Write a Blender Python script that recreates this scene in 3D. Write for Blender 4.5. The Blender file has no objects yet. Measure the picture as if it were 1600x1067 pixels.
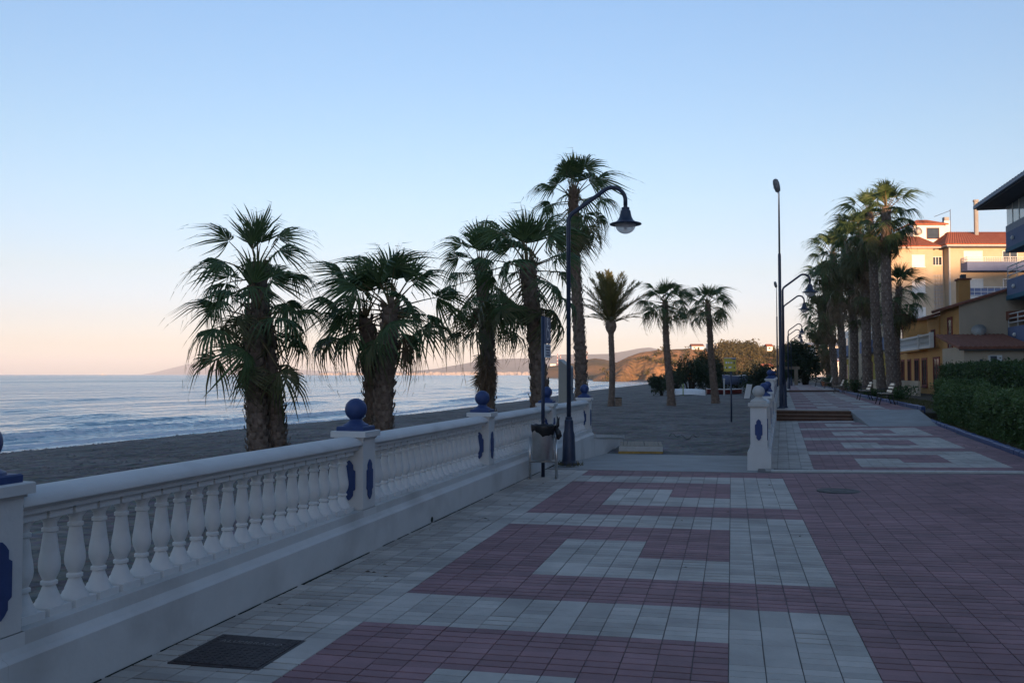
import bpy, bmesh, math, random
from mathutils import Vector, Matrix, noise
R = math.radians
rnd = random.Random(7)
sc = bpy.context.scene
COL = sc.collection

# ------------------------------------------------------------ camera
cam = bpy.data.cameras.new('camera')
cam_ob = bpy.data.objects.new('camera', cam)
COL.objects.link(cam_ob)
sc.camera = cam_ob
cam.sensor_width = 36.0
cam.lens = 1400 / 1600 * 36.0
cam.clip_start = 0.1
cam.clip_end = 60000
cam_ob.location = (0, 0, 1.6)
cam_ob.rotation_euler = (R(90 + 2.107), 0, R(13.757))

# ------------------------------------------------------------ sky, sun, exposure
SUN_EL, SUN_AZ = 4.0, 162.0        # low sun behind the viewer, to the right (azimuth clockwise from +Y)
world = bpy.data.worlds.new('World')
sc.world = world
world.use_nodes = True
wn, wl = world.node_tree.nodes, world.node_tree.links
bg = wn['Background']
sky = wn.new('ShaderNodeTexSky')
sky.sky_type = 'NISHITA'
sky.sun_disc = False
sky.sun_elevation = R(SUN_EL)
sky.sun_rotation = R(SUN_AZ)
sky.altitude = 0
sky.air_density = 1.0
sky.dust_density = 0.3
sky.ozone_density = 2.2
tc = wn.new('ShaderNodeTexCoord')
sep = wn.new('ShaderNodeSeparateXYZ')
wl.new(tc.outputs['Generated'], sep.inputs[0])
ramp = wn.new('ShaderNodeValToRGB')      # white balance of the air by height above the horizon
wl.new(sep.outputs['Z'], ramp.inputs[0])
TINT = [(0.0, (.92, 1.26, 2.95)), (0.012, (.92, 1.21, 2.75)), (0.032, (.90, .96, 1.92)), (0.0606, (.93, .87, 1.44)), (0.11, (1.08, .90, 1.12)),
        (0.186, (1.20, 1.02, 1.11)), (0.2393, (1.23, 1.07, 1.12)), (0.381, (1.25, 1.16, 1.25))]
while len(ramp.color_ramp.elements) < len(TINT):
    ramp.color_ramp.elements.new(0.5)
for e, (p, c) in zip(ramp.color_ramp.elements, TINT):
    e.position = p
    e.color = (c[0] / 4, c[1] / 4, c[2] / 4, 1.0)
vm = wn.new('ShaderNodeVectorMath'); vm.operation = 'MULTIPLY'
wl.new(sky.outputs[0], vm.inputs[0]); wl.new(ramp.outputs[0], vm.inputs[1])
vs = wn.new('ShaderNodeVectorMath'); vs.operation = 'SCALE'
wl.new(vm.outputs[0], vs.inputs[0]); vs.inputs['Scale'].default_value = 4.0
wl.new(vs.outputs[0], bg.inputs[0])
bg.inputs[1].default_value = 0.12

sun = bpy.data.lights.new('sun', 'SUN')
sun.energy = 3.3
sun.angle = R(0.53)
sun.color = (1.0, 0.59, 0.33)
sun_ob = bpy.data.objects.new('sun', sun)
COL.objects.link(sun_ob)
to_sun = Vector((math.sin(R(SUN_AZ)) * math.cos(R(SUN_EL)), math.cos(R(SUN_AZ)) * math.cos(R(SUN_EL)), math.sin(R(SUN_EL))))
sun_ob.rotation_euler = to_sun.to_track_quat('Z', 'Y').to_euler()
sun_ob.location = (0, -60, 60)

vw = sc.view_settings
vw.view_transform = 'Standard'
vw.look = 'None'
vw.exposure = 1.5
vw.gamma = 1.0
vw.use_curve_mapping = False
sc.cycles.use_denoising = True
sc.cycles.max_bounces = 8
sc.cycles.volume_bounces = 2
sc.cycles.sample_clamp_indirect = 6.0

# ------------------------------------------------------------ helpers
class MB:
    """collects shapes, builds ONE mesh object"""
    def __init__(s):
        s.v, s.f, s.m, s.cur = [], [], [], 0
    def face(s, idx):
        s.f.append(tuple(idx)); s.m.append(s.cur)
    def quad(s, a, b, c, d):
        n = len(s.v); s.v += [tuple(a), tuple(b), tuple(c), tuple(d)]; s.face((n, n + 1, n + 2, n + 3))
    def tri(s, a, b, c):
        n = len(s.v); s.v += [tuple(a), tuple(b), tuple(c)]; s.face((n, n + 1, n + 2))
    def box(s, x0, x1, y0, y1, z0, z1, rot=0.0, org=None):
        n = len(s.v)
        pts = [(x0, y0, z0), (x1, y0, z0), (x1, y1, z0), (x0, y1, z0), (x0, y0, z1), (x1, y0, z1), (x1, y1, z1), (x0, y1, z1)]
        if rot:
            c, sn = math.cos(rot), math.sin(rot)
            ox, oy = org if org else ((x0 + x1) / 2, (y0 + y1) / 2)
            pts = [(ox + (x - ox) * c - (y - oy) * sn, oy + (x - ox) * sn + (y - oy) * c, z) for x, y, z in pts]
        s.v += pts
        for q in ((3, 2, 1, 0), (4, 5, 6, 7), (0, 1, 5, 4), (1, 2, 6, 5), (2, 3, 7, 6), (3, 0, 4, 7)):
            s.face(tuple(n + i for i in q))
        return s
    def bbox(s, x0, x1, y0, y1, z0, z1, b=0.004):
        """box with bevelled top edges"""
        n = len(s.v)
        s.v += [(x0, y0, z0), (x1, y0, z0), (x1, y1, z0), (x0, y1, z0), (x0, y0, z1 - b), (x1, y0, z1 - b), (x1, y1, z1 - b), (x0, y1, z1 - b),
                (x0 + b, y0 + b, z1), (x1 - b, y0 + b, z1), (x1 - b, y1 - b, z1), (x0 + b, y1 - b, z1)]
        for q in ((0, 1, 5, 4), (1, 2, 6, 5), (2, 3, 7, 6), (3, 0, 4, 7), (4, 5, 9, 8), (5, 6, 10, 9), (6, 7, 11, 10), (7, 4, 8, 11), (8, 9, 10, 11), (3, 2, 1, 0)):
            s.face(tuple(n + i for i in q))
        return s
    def prism(s, poly, z0, z1):
        """vertical prism over a counter-clockwise plan polygon; z0/z1 numbers or functions"""
        f0 = z0 if callable(z0) else (lambda x, y: z0)
        f1 = z1 if callable(z1) else (lambda x, y: z1)
        n, k = len(s.v), len(poly)
        s.v += [(x, y, f0(x, y)) for x, y in poly] + [(x, y, f1(x, y)) for x, y in poly]
        s.face(tuple(n + i for i in reversed(range(k)))); s.face(tuple(n + k + i for i in range(k)))
        for i in range(k):
            j = (i + 1) % k
            s.face((n + i, n + j, n + k + j, n + k + i))
        return s
    def extr(s, poly, axis_fn, t0, t1):
        """profile polygon extruded from t0 to t1; axis_fn(p, q, t) -> xyz"""
        n, k = len(s.v), len(poly)
        s.v += [axis_fn(p, q, t0) for p, q in poly] + [axis_fn(p, q, t1) for p, q in poly]
        s.face(tuple(n + i for i in reversed(range(k)))); s.face(tuple(n + k + i for i in range(k)))
        for i in range(k):
            j = (i + 1) % k
            s.face((n + i, n + j, n + k + j, n + k + i))
        return s
    def lathe(s, prof, n=16, c=(0, 0, 0), cap=True):
        """prof: list of (r, z)"""
        b = len(s.v)
        for r, z in prof:
            for i in range(n):
                a = 2 * math.pi * i / n
                s.v.append((c[0] + r * math.cos(a), c[1] + r * math.sin(a), c[2] + z))
        for k in range(len(prof) - 1):
            for i in range(n):
                j = (i + 1) % n
                s.face((b + k * n + i, b + k * n + j, b + (k + 1) * n + j, b + (k + 1) * n + i))
        if cap:
            s.face(tuple(b + i for i in reversed(range(n))))
            t = b + (len(prof) - 1) * n
            s.face(tuple(t + i for i in range(n)))
        return s
    def tube(s, path, rad, n=8, cap=True):
        P = [Vector(p) for p in path]
        rr = rad if isinstance(rad, (list, tuple)) else [rad] * len(P)
        b = len(s.v)
        up = Vector((0.013, 0.0171, 1))
        prev = None
        for i, p in enumerate(P):
            t = (P[min(i + 1, len(P) - 1)] - P[max(i - 1, 0)]).normalized()
            if prev is None:
                x = t.cross(up)
                if x.length < 0.05:
                    x = t.cross(Vector((1, 0, 0)))
            else:
                x = prev - t * prev.dot(t)
            x.normalize(); prev = x
            y = t.cross(x)
            for k in range(n):
                a = 2 * math.pi * k / n
                s.v.append(tuple(p + (x * math.cos(a) + y * math.sin(a)) * rr[i]))
        for i in range(len(P) - 1):
            for k in range(n):
                j = (k + 1) % n
                s.face((b + i * n + k, b + i * n + j, b + (i + 1) * n + j, b + (i + 1) * n + k))
        if cap:
            s.face(tuple(b + k for k in reversed(range(n))))
            t = b + (len(P) - 1) * n
            s.face(tuple(t + k for k in range(n)))
        return s
    def mesh(s, name, mats, smooth=False):
        me = bpy.data.meshes.new(name)
        me.from_pydata(s.v, [], s.f)
        for m in (mats if isinstance(mats, (list, tuple)) else [mats]):
            me.materials.append(m)
        if len(set(s.m)) > 1:
            me.polygons.foreach_set('material_index', s.m)
        if smooth:
            me.polygons.foreach_set('use_smooth', [True] * len(s.f))
            if smooth is not True:
                me.set_sharp_from_angle(angle=R(smooth))
        me.update()
        return me
    def build(s, name, mats, parent=None, smooth=False, loc=None, rot=None):
        return link(name, s.mesh(name, mats, smooth), parent, loc, rot)

def link(name, me, parent=None, loc=None, rot=None):
    o = bpy.data.objects.new(name, me)
    COL.objects.link(o)
    if parent: o.parent = parent
    if loc is not None: o.location = loc
    if rot is not None: o.rotation_euler = rot
    return o

def tag(o, label=None, cat=None, group=None, kind=None):
    if label: o['label'] = label
    if cat: o['category'] = cat
    if group: o['group'] = group
    if kind: o['kind'] = kind
    return o

def thing(name, label, cat, loc=(0, 0, 0), rz=0.0, group=None):
    o = bpy.data.objects.new(name, None)
    COL.objects.link(o)
    o.location = loc
    o.rotation_euler = (0, 0, rz)
    return tag(o, label, cat, group)

def copy_tree(o, parent=None):
    c = o.copy(); COL.objects.link(c)
    if parent: c.parent = parent
    for ch in [x for x in o.children]:
        copy_tree(ch, c)
    return c

# ------------------------------------------------------------ materials
MATS = {}
def mat(name, col, rough=0.7, var=0.12, scale=6.0, bump=0.0, bscale=None, metal=0.0, col2=None, detail=6, spec=0.4, dirt=None, stretch=None, alpha=None):
    """procedural paint / stone / metal: two-colour noise, large blotches, fine relief"""
    if name in MATS: return MATS[name]
    m = bpy.data.materials.new(name)
    m.use_nodes = True
    n, l = m.node_tree.nodes, m.node_tree.links
    p = n['Principled BSDF']
    p.inputs['Roughness'].default_value = rough
    p.inputs['Metallic'].default_value = metal
    p.inputs['Specular IOR Level'].default_value = spec
    t = n.new('ShaderNodeTexCoord')
    src = t.outputs['Object']
    if stretch:
        mp = n.new('ShaderNodeMapping'); mp.inputs['Scale'].default_value = stretch
        l.new(src, mp.inputs[0]); src = mp.outputs[0]
    nz = n.new('ShaderNodeTexNoise'); nz.inputs['Scale'].default_value = scale; nz.inputs['Detail'].default_value = detail
    nz.inputs['Roughness'].default_value = 0.65
    l.new(src, nz.inputs[0])
    rp = n.new('ShaderNodeValToRGB')
    a = col; b = col2 if col2 else tuple(min(1, c * (1 + var)) for c in col)
    lo = a if col2 else tuple(c * (1 - var) for c in col)
    rp.color_ramp.elements[0].position = 0.32; rp.color_ramp.elements[1].position = 0.68
    rp.color_ramp.elements[0].color = (*lo, 1); rp.color_ramp.elements[1].color = (*b, 1)
    l.new(nz.outputs['Fac'], rp.inputs[0])
    out = rp.outputs[0]
    if dirt:
        dcol, dscale, damt = dirt
        nd = n.new('ShaderNodeTexNoise'); nd.inputs['Scale'].default_value = dscale; nd.inputs['Detail'].default_value = 8
        l.new(src, nd.inputs[0])
        rd = n.new('ShaderNodeValToRGB')
        rd.color_ramp.elements[0].position = 0.52; rd.color_ramp.elements[1].position = 0.75
        rd.color_ramp.elements[0].color = (0, 0, 0, 1); rd.color_ramp.elements[1].color = (damt, damt, damt, 1)
        l.new(nd.outputs['Fac'], rd.inputs[0])
        mx = n.new('ShaderNodeMix'); mx.data_type = 'RGBA'
        l.new(rd.outputs[0], mx.inputs['Factor']); l.new(out, mx.inputs['A']); mx.inputs['B'].default_value = (*dcol, 1)
        out = mx.outputs['Result']
    l.new(out, p.inputs['Base Color'])
    if bump:
        nb = n.new('ShaderNodeTexNoise'); nb.inputs['Scale'].default_value = bscale or scale * 4; nb.inputs['Detail'].default_value = 5
        l.new(src, nb.inputs[0])
        bp = n.new('ShaderNodeBump'); bp.inputs['Strength'].default_value = bump; bp.inputs['Distance'].default_value = 0.02
        l.new(nb.outputs['Fac'], bp.inputs['Height']); l.new(bp.outputs[0], p.inputs['Normal'])
    MATS[name] = m
    return m

def leaf_mat(name, c1, c2, scale=3.0, rough=0.55, trans=0.25):
    if name in MATS: return MATS[name]
    m = mat(name, c1, rough, col2=c2, scale=scale, detail=3, spec=0.35)
    n, l = m.node_tree.nodes, m.node_tree.links
    p = n['Principled BSDF']; o = n['Material Output']
    tr = n.new('ShaderNodeBsdfTranslucent')
    src = p.inputs['Base Color'].links[0].from_socket
    l.new(src, tr.inputs[0])
    ms = n.new('ShaderNodeMixShader'); ms.inputs[0].default_value = trans
    l.new(p.outputs[0], ms.inputs[1]); l.new(tr.outputs[0], ms.inputs[2]); l.new(ms.outputs[0], o.inputs['Surface'])
    return m

def tile_mat(name, lo, hi, dirtc, rough=0.75):
    """paving tile: colour differs from tile to tile (object random / island random) plus stains"""
    m = mat(name, lo, rough, col2=hi, scale=1.3, bump=0.25, bscale=60, dirt=(dirtc, 0.9, 0.7))
    n, l = m.node_tree.nodes, m.node_tree.links
    p = n['Principled BSDF']
    src = p.inputs['Base Color'].links[0].from_socket
    g = n.new('ShaderNodeNewGeometry')
    oi = n.new('ShaderNodeObjectInfo')
    geo_tc = n['Texture Coordinate'] if 'Texture Coordinate' in n else None
    ad = n.new('ShaderNodeMath'); ad.operation = 'ADD'
    l.new(g.outputs['Random Per Island'], ad.inputs[0]); l.new(oi.outputs['Random'], ad.inputs[1])
    fr = n.new('ShaderNodeMath'); fr.operation = 'FRACT'; l.new(ad.outputs[0], fr.inputs[0])
    mr = n.new('ShaderNodeMapRange'); mr.inputs['To Min'].default_value = 0.80; mr.inputs['To Max'].default_value = 1.12
    l.new(fr.outputs[0], mr.inputs['Value'])
    vmu = n.new('ShaderNodeVectorMath'); vmu.operation = 'SCALE'
    l.new(src, vmu.inputs[0]); l.new(mr.outputs[0], vmu.inputs['Scale'])
    l.new(vmu.outputs[0], p.inputs['Base Color'])
    wn_ = n.new('ShaderNodeTexNoise'); wn_.inputs['Scale'].default_value = 0.55; wn_.inputs['Detail'].default_value = 9; wn_.inputs['Roughness'].default_value = .7
    wr_ = n.new('ShaderNodeMapRange'); wr_.inputs['From Min'].default_value = .34; wr_.inputs['From Max'].default_value = .66; wr_.inputs['To Min'].default_value = .80; wr_.inputs['To Max'].default_value = 1.16
    l.new(wn_.outputs['Fac'], wr_.inputs['Value'])
    vo_ = n.new('ShaderNodeTexVoronoi'); vo_.inputs['Scale'].default_value = 2.3; l.new(g.outputs['Position'], vo_.inputs['Vector'])
    sp_ = n.new('ShaderNodeMapRange'); sp_.inputs['From Min'].default_value = .020; sp_.inputs['From Max'].default_value = .040; sp_.inputs['To Min'].default_value = .35; sp_.inputs['To Max'].default_value = 1.0
    l.new(vo_.outputs['Distance'], sp_.inputs['Value'])
    m1_ = n.new('ShaderNodeMath'); m1_.operation = 'MULTIPLY'; l.new(wr_.outputs[0], m1_.inputs[0]); l.new(sp_.outputs[0], m1_.inputs[1])
    v2_ = n.new('ShaderNodeVectorMath'); v2_.operation = 'SCALE'; l.new(vmu.outputs[0], v2_.inputs[0]); l.new(m1_.outputs[0], v2_.inputs['Scale'])
    l.new(v2_.outputs[0], p.inputs['Base Color'])
    # stains run over the paving in world space so that they do not restart on every tile
    for nd in n:
        if nd.type == 'TEX_NOISE':
            for lk in list(nd.inputs[0].links): l.remove(lk)
            l.new(g.outputs['Position'], nd.inputs[0])
    return m

M_WHITEWALL = mat('painted_wall', (0.57, 0.565, 0.545), 0.75, var=0.05, scale=2.5, bump=0.12, bscale=35, dirt=((0.36, 0.35, 0.33), 1.3, 0.75))
M_BALUSTER = mat('painted_baluster', (0.64, 0.635, 0.615), 0.7, var=0.05, scale=5, bump=0.08, bscale=60, dirt=((0.42, 0.40, 0.37), 3.0, 0.6))
M_BLUE = mat('blue_paint', (0.027, 0.053, 0.155), 0.55, var=0.15, scale=8, bump=0.08, bscale=50)
M_BLUEDARK = mat('blue_metal_paint', (0.019, 0.031, 0.062), 0.45, var=0.15, scale=9, spec=0.5)
M_WHITETILE = tile_mat('white_tile', (0.355, 0.325, 0.290), (0.465, 0.428, 0.380), (0.25, 0.225, 0.198))
M_REDTILE = tile_mat('mauve_tile', (0.208, 0.112, 0.120), (0.285, 0.160, 0.168), (0.145, 0.086, 0.092))
M_REDGROOVE = mat('mauve_groove', (0.038, 0.018, 0.021), 0.9, var=0.2, scale=3)
M_WHITEGROOVE = mat('white_groove', (0.085, 0.082, 0.078), 0.9, var=0.2, scale=3)
M_GROUT = mat('grout', (0.150, 0.135, 0.125), 0.95, var=0.3, scale=5)
M_CONC = mat('concrete', (0.30, 0.30, 0.29), 0.9, var=0.14, scale=2.2, bump=0.2, bscale=40, dirt=((0.19, 0.185, 0.175), 1.1, 0.7))
M_STONE = mat('cast_stone', (0.46, 0.45, 0.42), 0.85, var=0.1, scale=8, bump=0.2, bscale=50)
M_STEP = mat('brown_step', (0.10, 0.055, 0.035), 0.8, var=0.25, scale=4, bump=0.2, bscale=30)
M_STEEL = mat('steel', (0.55, 0.54, 0.52), 0.32, var=0.08, scale=20, metal=1.0)
M_BLACKBAG = mat('bin_bag', (0.012, 0.012, 0.013), 0.35, var=0.3, scale=12, bump=0.5, bscale=25)
M_IRON = mat('cast_iron', (0.060, 0.051, 0.050), 0.65, var=0.3, scale=14, bump=0.3, bscale=60, metal=0.3)
M_IRON2 = mat('cast_iron_letters', (0.19, 0.18, 0.175), 0.6, var=0.2, scale=14, metal=0.3)
M_WOOD = mat('weathered_wood', (0.20, 0.17, 0.13), 0.85, col2=(0.32, 0.27, 0.21), scale=5, bump=0.2, bscale=40, stretch=(1, 6, 6))
M_YELLOW = mat('yellow_edge', (0.36, 0.23, 0.06), 0.7, var=0.25, scale=9)
M_TRUNK = mat('palm_trunk', (0.095, 0.068, 0.052), 0.95, col2=(0.22, 0.165, 0.13), scale=5, bump=0.8, bscale=18)
M_BOOT = mat('palm_leaf_base', (0.10, 0.072, 0.052), 0.9, col2=(0.24, 0.185, 0.14), scale=7, bump=0.3, bscale=30)
M_BOOTG = mat('grey_leaf_base', (0.15, 0.115, 0.09), 0.9, col2=(0.36, 0.30, 0.25), scale=9, bump=0.3, bscale=30)
M_FROND = leaf_mat('palm_leaf', (0.045, 0.082, 0.030), (0.092, 0.145, 0.050), 2.5)
M_FROND2 = leaf_mat('palm_leaf_old', (0.065, 0.080, 0.030), (0.135, 0.130, 0.055), 2.5)
M_DEAD = leaf_mat('palm_leaf_dead', (0.11, 0.070, 0.038), (0.22, 0.150, 0.085), 3.0, trans=0.12)
M_DATE = leaf_mat('date_leaf', (0.10, 0.105, 0.034), (0.19, 0.17, 0.055), 2.0)
M_PETIOLE = mat('palm_petiole', (0.10, 0.085, 0.035), 0.6, col2=(0.16, 0.11, 0.05), scale=4)
M_HEDGE = leaf_mat('hedge_leaf', (0.030, 0.062, 0.020), (0.080, 0.130, 0.040), 1.6)
M_HEDGE2 = leaf_mat('front_hedge_leaf', (0.045, 0.085, 0.026), (0.115, 0.175, 0.052), 1.6)
M_SHRUB = leaf_mat('shrub_leaf', (0.018, 0.034, 0.016), (0.048, 0.072, 0.030), 0.8)
M_TWIG = mat('twig', (0.035, 0.026, 0.018), 0.9, var=0.3, scale=5)
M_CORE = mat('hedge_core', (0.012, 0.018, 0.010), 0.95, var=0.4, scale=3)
M_GLASS = mat('window_glass', (0.03, 0.04, 0.05), 0.08, var=0.2, scale=1.5, spec=0.8)
M_SHUTTER = mat('roller_shutter', (0.72, 0.70, 0.65), 0.6, var=0.05, scale=4)
M_WHITE = mat('white_paint', (0.70, 0.70, 0.68), 0.5, var=0.06, scale=4)
M_CREAM = mat('cream_render', (0.50, 0.40, 0.28), 0.9, var=0.07, scale=1.2, bump=0.1, bscale=30, dirt=((0.38, 0.30, 0.22), 0.5, 0.5))
M_OCHRE = mat('ochre_render', (0.62, 0.33, 0.115), 0.9, var=0.09, scale=1.2, bump=0.1, bscale=30, dirt=((0.48, 0.28, 0.10), 0.6, 0.5))
M_SAND_R = mat('beige_render', (0.52, 0.43, 0.32), 0.9, var=0.07, scale=1.0, bump=0.1, bscale=30, dirt=((0.42, 0.35, 0.26), 0.4, 0.5))
M_REDTRIM = mat('red_trim', (0.24, 0.055, 0.04), 0.75, var=0.15, scale=6)
M_ROOF = mat('clay_roof', (0.30, 0.085, 0.045), 0.85, col2=(0.42, 0.15, 0.08), scale=3, bump=0.2, bscale=30)
M_ROOFD = mat('dark_clay_roof', (0.20, 0.080, 0.052), 0.85, col2=(0.30, 0.125, 0.080), scale=4, bump=0.2, bscale=30)
M_BALBLUE = mat('balcony_blue', (0.14, 0.18, 0.30), 0.8, var=0.08, scale=2)
M_TEAL = mat('awning_teal', (0.03, 0.13, 0.20), 0.7, var=0.1, scale=2)
M_GREYWALL = mat('grey_blue_render', (0.33, 0.36, 0.41), 0.9, var=0.08, scale=1.5)
M_SOFFIT = mat('dark_soffit', (0.085, 0.095, 0.105), 0.8, var=0.15, scale=3)
M_YELWALL = mat('yellow_render', (0.48, 0.36, 0.06), 0.9, var=0.08, scale=1.5)
# ------------------------------------------------------------ layout helpers
def at(px, Z, z=0.0):
    """ground position on the bearing of a photo column, Z metres along the view axis"""
    k = (px - 800) / 1400 * Z
    return Vector((-0.2378 * Z + 0.9713 * k, 0.9713 * Z + 0.2378 * k, z))
def lerp_tab(tab, x):
    if x <= tab[0][0]: return tab[0][1]
    for (a, va), (b, vb) in zip(tab, tab[1:]):
        if x <= b:
            return va + (vb - va) * (x - a) / (b - a)
    return tab[-1][1]
def sst(a, b, x):
    t = max(0.0, min(1.0, (x - a) / (b - a))); return t * t * (3 - 2 * t)
def nz3(x, y, z=0.0): return noise.noise(Vector((x, y, z)))
def fbm(x, y, z=0.0, o=4): return noise.fractal(Vector((x, y, z)), 1.0, 2.0, o)
def in_view(x, y, z=0.0, mx=0.0):
    dx, dy, dz = x, y, z - 1.6
    d = -0.2378 * dx + 0.9713 * dy
    if d < 0.5: return None
    u = 800 + 1400 * (0.9713 * dx + 0.2378 * dy) / d
    v = 585 - 1400 * dz / d
    return (u, v) if -mx < u < 1600 + mx and v < 1067 + mx else None

SEA = -1.4
SHORE = [(-400, -30), (0, -26.5), (27, -25.9), (44, -25.0), (56, -22.9), (72, -23.0), (93, -22.8), (125, -24.2), (160, -25), (200, -25.4),
         (282, -25), (330, -29), (400, -48), (545, -100), (900, -165), (1010, -195), (1060, 100), (1300, 800)]
def shore_x(y): return lerp_tab(SHORE, y) + 0.5 * nz3(y * 0.07, 3.3) + 0.22 * nz3(y * 0.3, 7.1)
def pz(x): return 0.01 * x + 0.01 * max(0.0, x - 1.0)           # promenade, falling to the sea side
def pu(x): return 0.33 + 0.01 * x                                # promenade above the steps
def xr(y): return 0.45 + 0.052 * (y - 16.05)                     # balustrade on the far side of the beach opening
def xk(y): return 5.2 + 0.069 * (y - 18.4)                       # blue kerb along the hedge
def xk2(y): return 6.5 + 0.03 * (y - 38)                         # blue kerb along the palm bed

def ground_z(x, y):
    d = x - shore_x(y)
    z = SEA + 1.05 * (1 - math.exp(-max(d, 0) / 6.0)) + min(d, 0) * 0.10
    z = max(z, -2.3)
    inland = sst(-9, -3.2, x)
    top = -0.36
    z += (top - z) * inland if d > 0 else 0
    if x > 0.0:
        z += sst(0.3, 2.0, x - xr(y)) * (0.02 + 0.33 * sst(29, 34, y))
        z += sst(200, 420, y) * sst(0, 60, x) * 3.0
    if y < 130 and -24 < x < 2.5 and d > 1:
        z += 0.06 * fbm(x * 0.5, y * 0.5) * sst(1, 5, d) + 0.03 * fbm(x * 2.1, y * 2.1, 5.0, 3) * sst(1, 4, d)
    return z

def sand_material():
    m = mat('beach_sand', (0.068, 0.060, 0.052), 0.95, col2=(0.182, 0.162, 0.140), scale=.55, bump=1.0, bscale=6)
    n, l = m.node_tree.nodes, m.node_tree.links
    p = n['Principled BSDF']
    g = n.new('ShaderNodeNewGeometry')
    sp = n.new('ShaderNodeSeparateXYZ'); l.new(g.outputs['Position'], sp.inputs[0])
    mr = n.new('ShaderNodeMapRange'); mr.inputs['From Min'].default_value = SEA + 0.30; mr.inputs['From Max'].default_value = SEA + 0.12
    l.new(sp.outputs['Z'], mr.inputs['Value'])
    # footprints and scuffs
    fv = n.new('ShaderNodeTexVoronoi'); fv.feature = 'SMOOTH_F1'; fv.inputs['Scale'].default_value = 2.1; fv.inputs['Smoothness'].default_value = .5
    nw = n.new('ShaderNodeTexNoise'); nw.inputs['Scale'].default_value = 1.7; nw.inputs['Detail'].default_value = 3; l.new(g.outputs['Position'], nw.inputs[0])
    mw = n.new('ShaderNodeMix'); mw.data_type = 'RGBA'; mw.blend_type = 'ADD'; mw.inputs['Factor'].default_value = .5; l.new(g.outputs['Position'], mw.inputs['A']); l.new(nw.outputs['Color'], mw.inputs['B'])
    l.new(mw.outputs['Result'], fv.inputs['Vector'])
    fb = n.new('ShaderNodeBump'); fb.inputs['Strength'].default_value = .9; fb.inputs['Distance'].default_value = .26; l.new(fv.outputs['Distance'], fb.inputs['Height'])
    ob = [x for x in n if x.type == 'BUMP' and x != fb][0]; l.new(fb.outputs[0], ob.inputs['Normal']); ob.inputs['Distance'].default_value = .05
    # fine grit
    vo = n.new('ShaderNodeTexVoronoi'); vo.inputs['Scale'].default_value = 9.0
    l.new(g.outputs['Position'], vo.inputs['Vector'])
    src = p.inputs['Base Color'].links[0].from_socket
    mg = n.new('ShaderNodeMix'); mg.data_type = 'RGBA'; mg.blend_type = 'OVERLAY'; mg.inputs['Factor'].default_value = 0.35
    l.new(src, mg.inputs['A']); l.new(vo.outputs['Color'], mg.inputs['B'])
    hs = n.new('ShaderNodeHueSaturation'); hs.inputs['Saturation'].default_value = 0.55
    l.new(mg.outputs['Result'], hs.inputs['Color'])
    mx = n.new('ShaderNodeMix'); mx.data_type = 'RGBA'
    l.new(mr.outputs[0], mx.inputs['Factor']); l.new(hs.outputs[0], mx.inputs['A']); mx.inputs['B'].default_value = (0.045, 0.042, 0.040, 1)
    l.new(mx.outputs['Result'], p.inputs['Base Color'])
    r2 = n.new('ShaderNodeMapRange'); r2.inputs['To Min'].default_value = 0.95; r2.inputs['To Max'].default_value = 0.22
    l.new(mr.outputs[0], r2.inputs['Value']); l.new(r2.outputs[0], p.inputs['Roughness'])
    return m
M_SAND = sand_material()

def steps(*seg):
    out = []
    for a, b, st in seg:
        k = max(1, int(round((b - a) / st)))
        out += [a + (b - a) * i / k for i in range(k)]
    out.append(seg[-1][1])
    return out

# ------------------------------------------------------------ ground sheet (beach, garden, land to the hills)
def grid_mesh(name, xs, ys, fz, m):
    nx = len(xs)
    v = [(x, y, fz(x, y)) for y in ys for x in xs]
    f = [(j * nx + i, j * nx + i + 1, (j + 1) * nx + i + 1, (j + 1) * nx + i) for j in range(len(ys) - 1) for i in range(nx - 1)]
    me = bpy.data.meshes.new(name)
    me.from_pydata(v, [], f); me.materials.append(m)
    me.polygons.foreach_set('use_smooth', [True] * len(f)); me.update()
    return link(name, me)
gx = steps((-420, -60, 40), (-60, -32, 3), (-32, -20, .55), (-20, 3, .6), (3, 16, 1.0), (16, 60, 6), (60, 300, 30), (300, 4000, 400))
gy = steps((-420, -20, 25), (-20, 8, 4), (8, 62, .55), (62, 130, 1.5), (130, 330, 5), (330, 1000, 25), (1000, 1100, 10), (1100, 1400, 60))
tag(grid_mesh('ground', gx, gy, ground_z, M_SAND), kind='structure')

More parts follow.
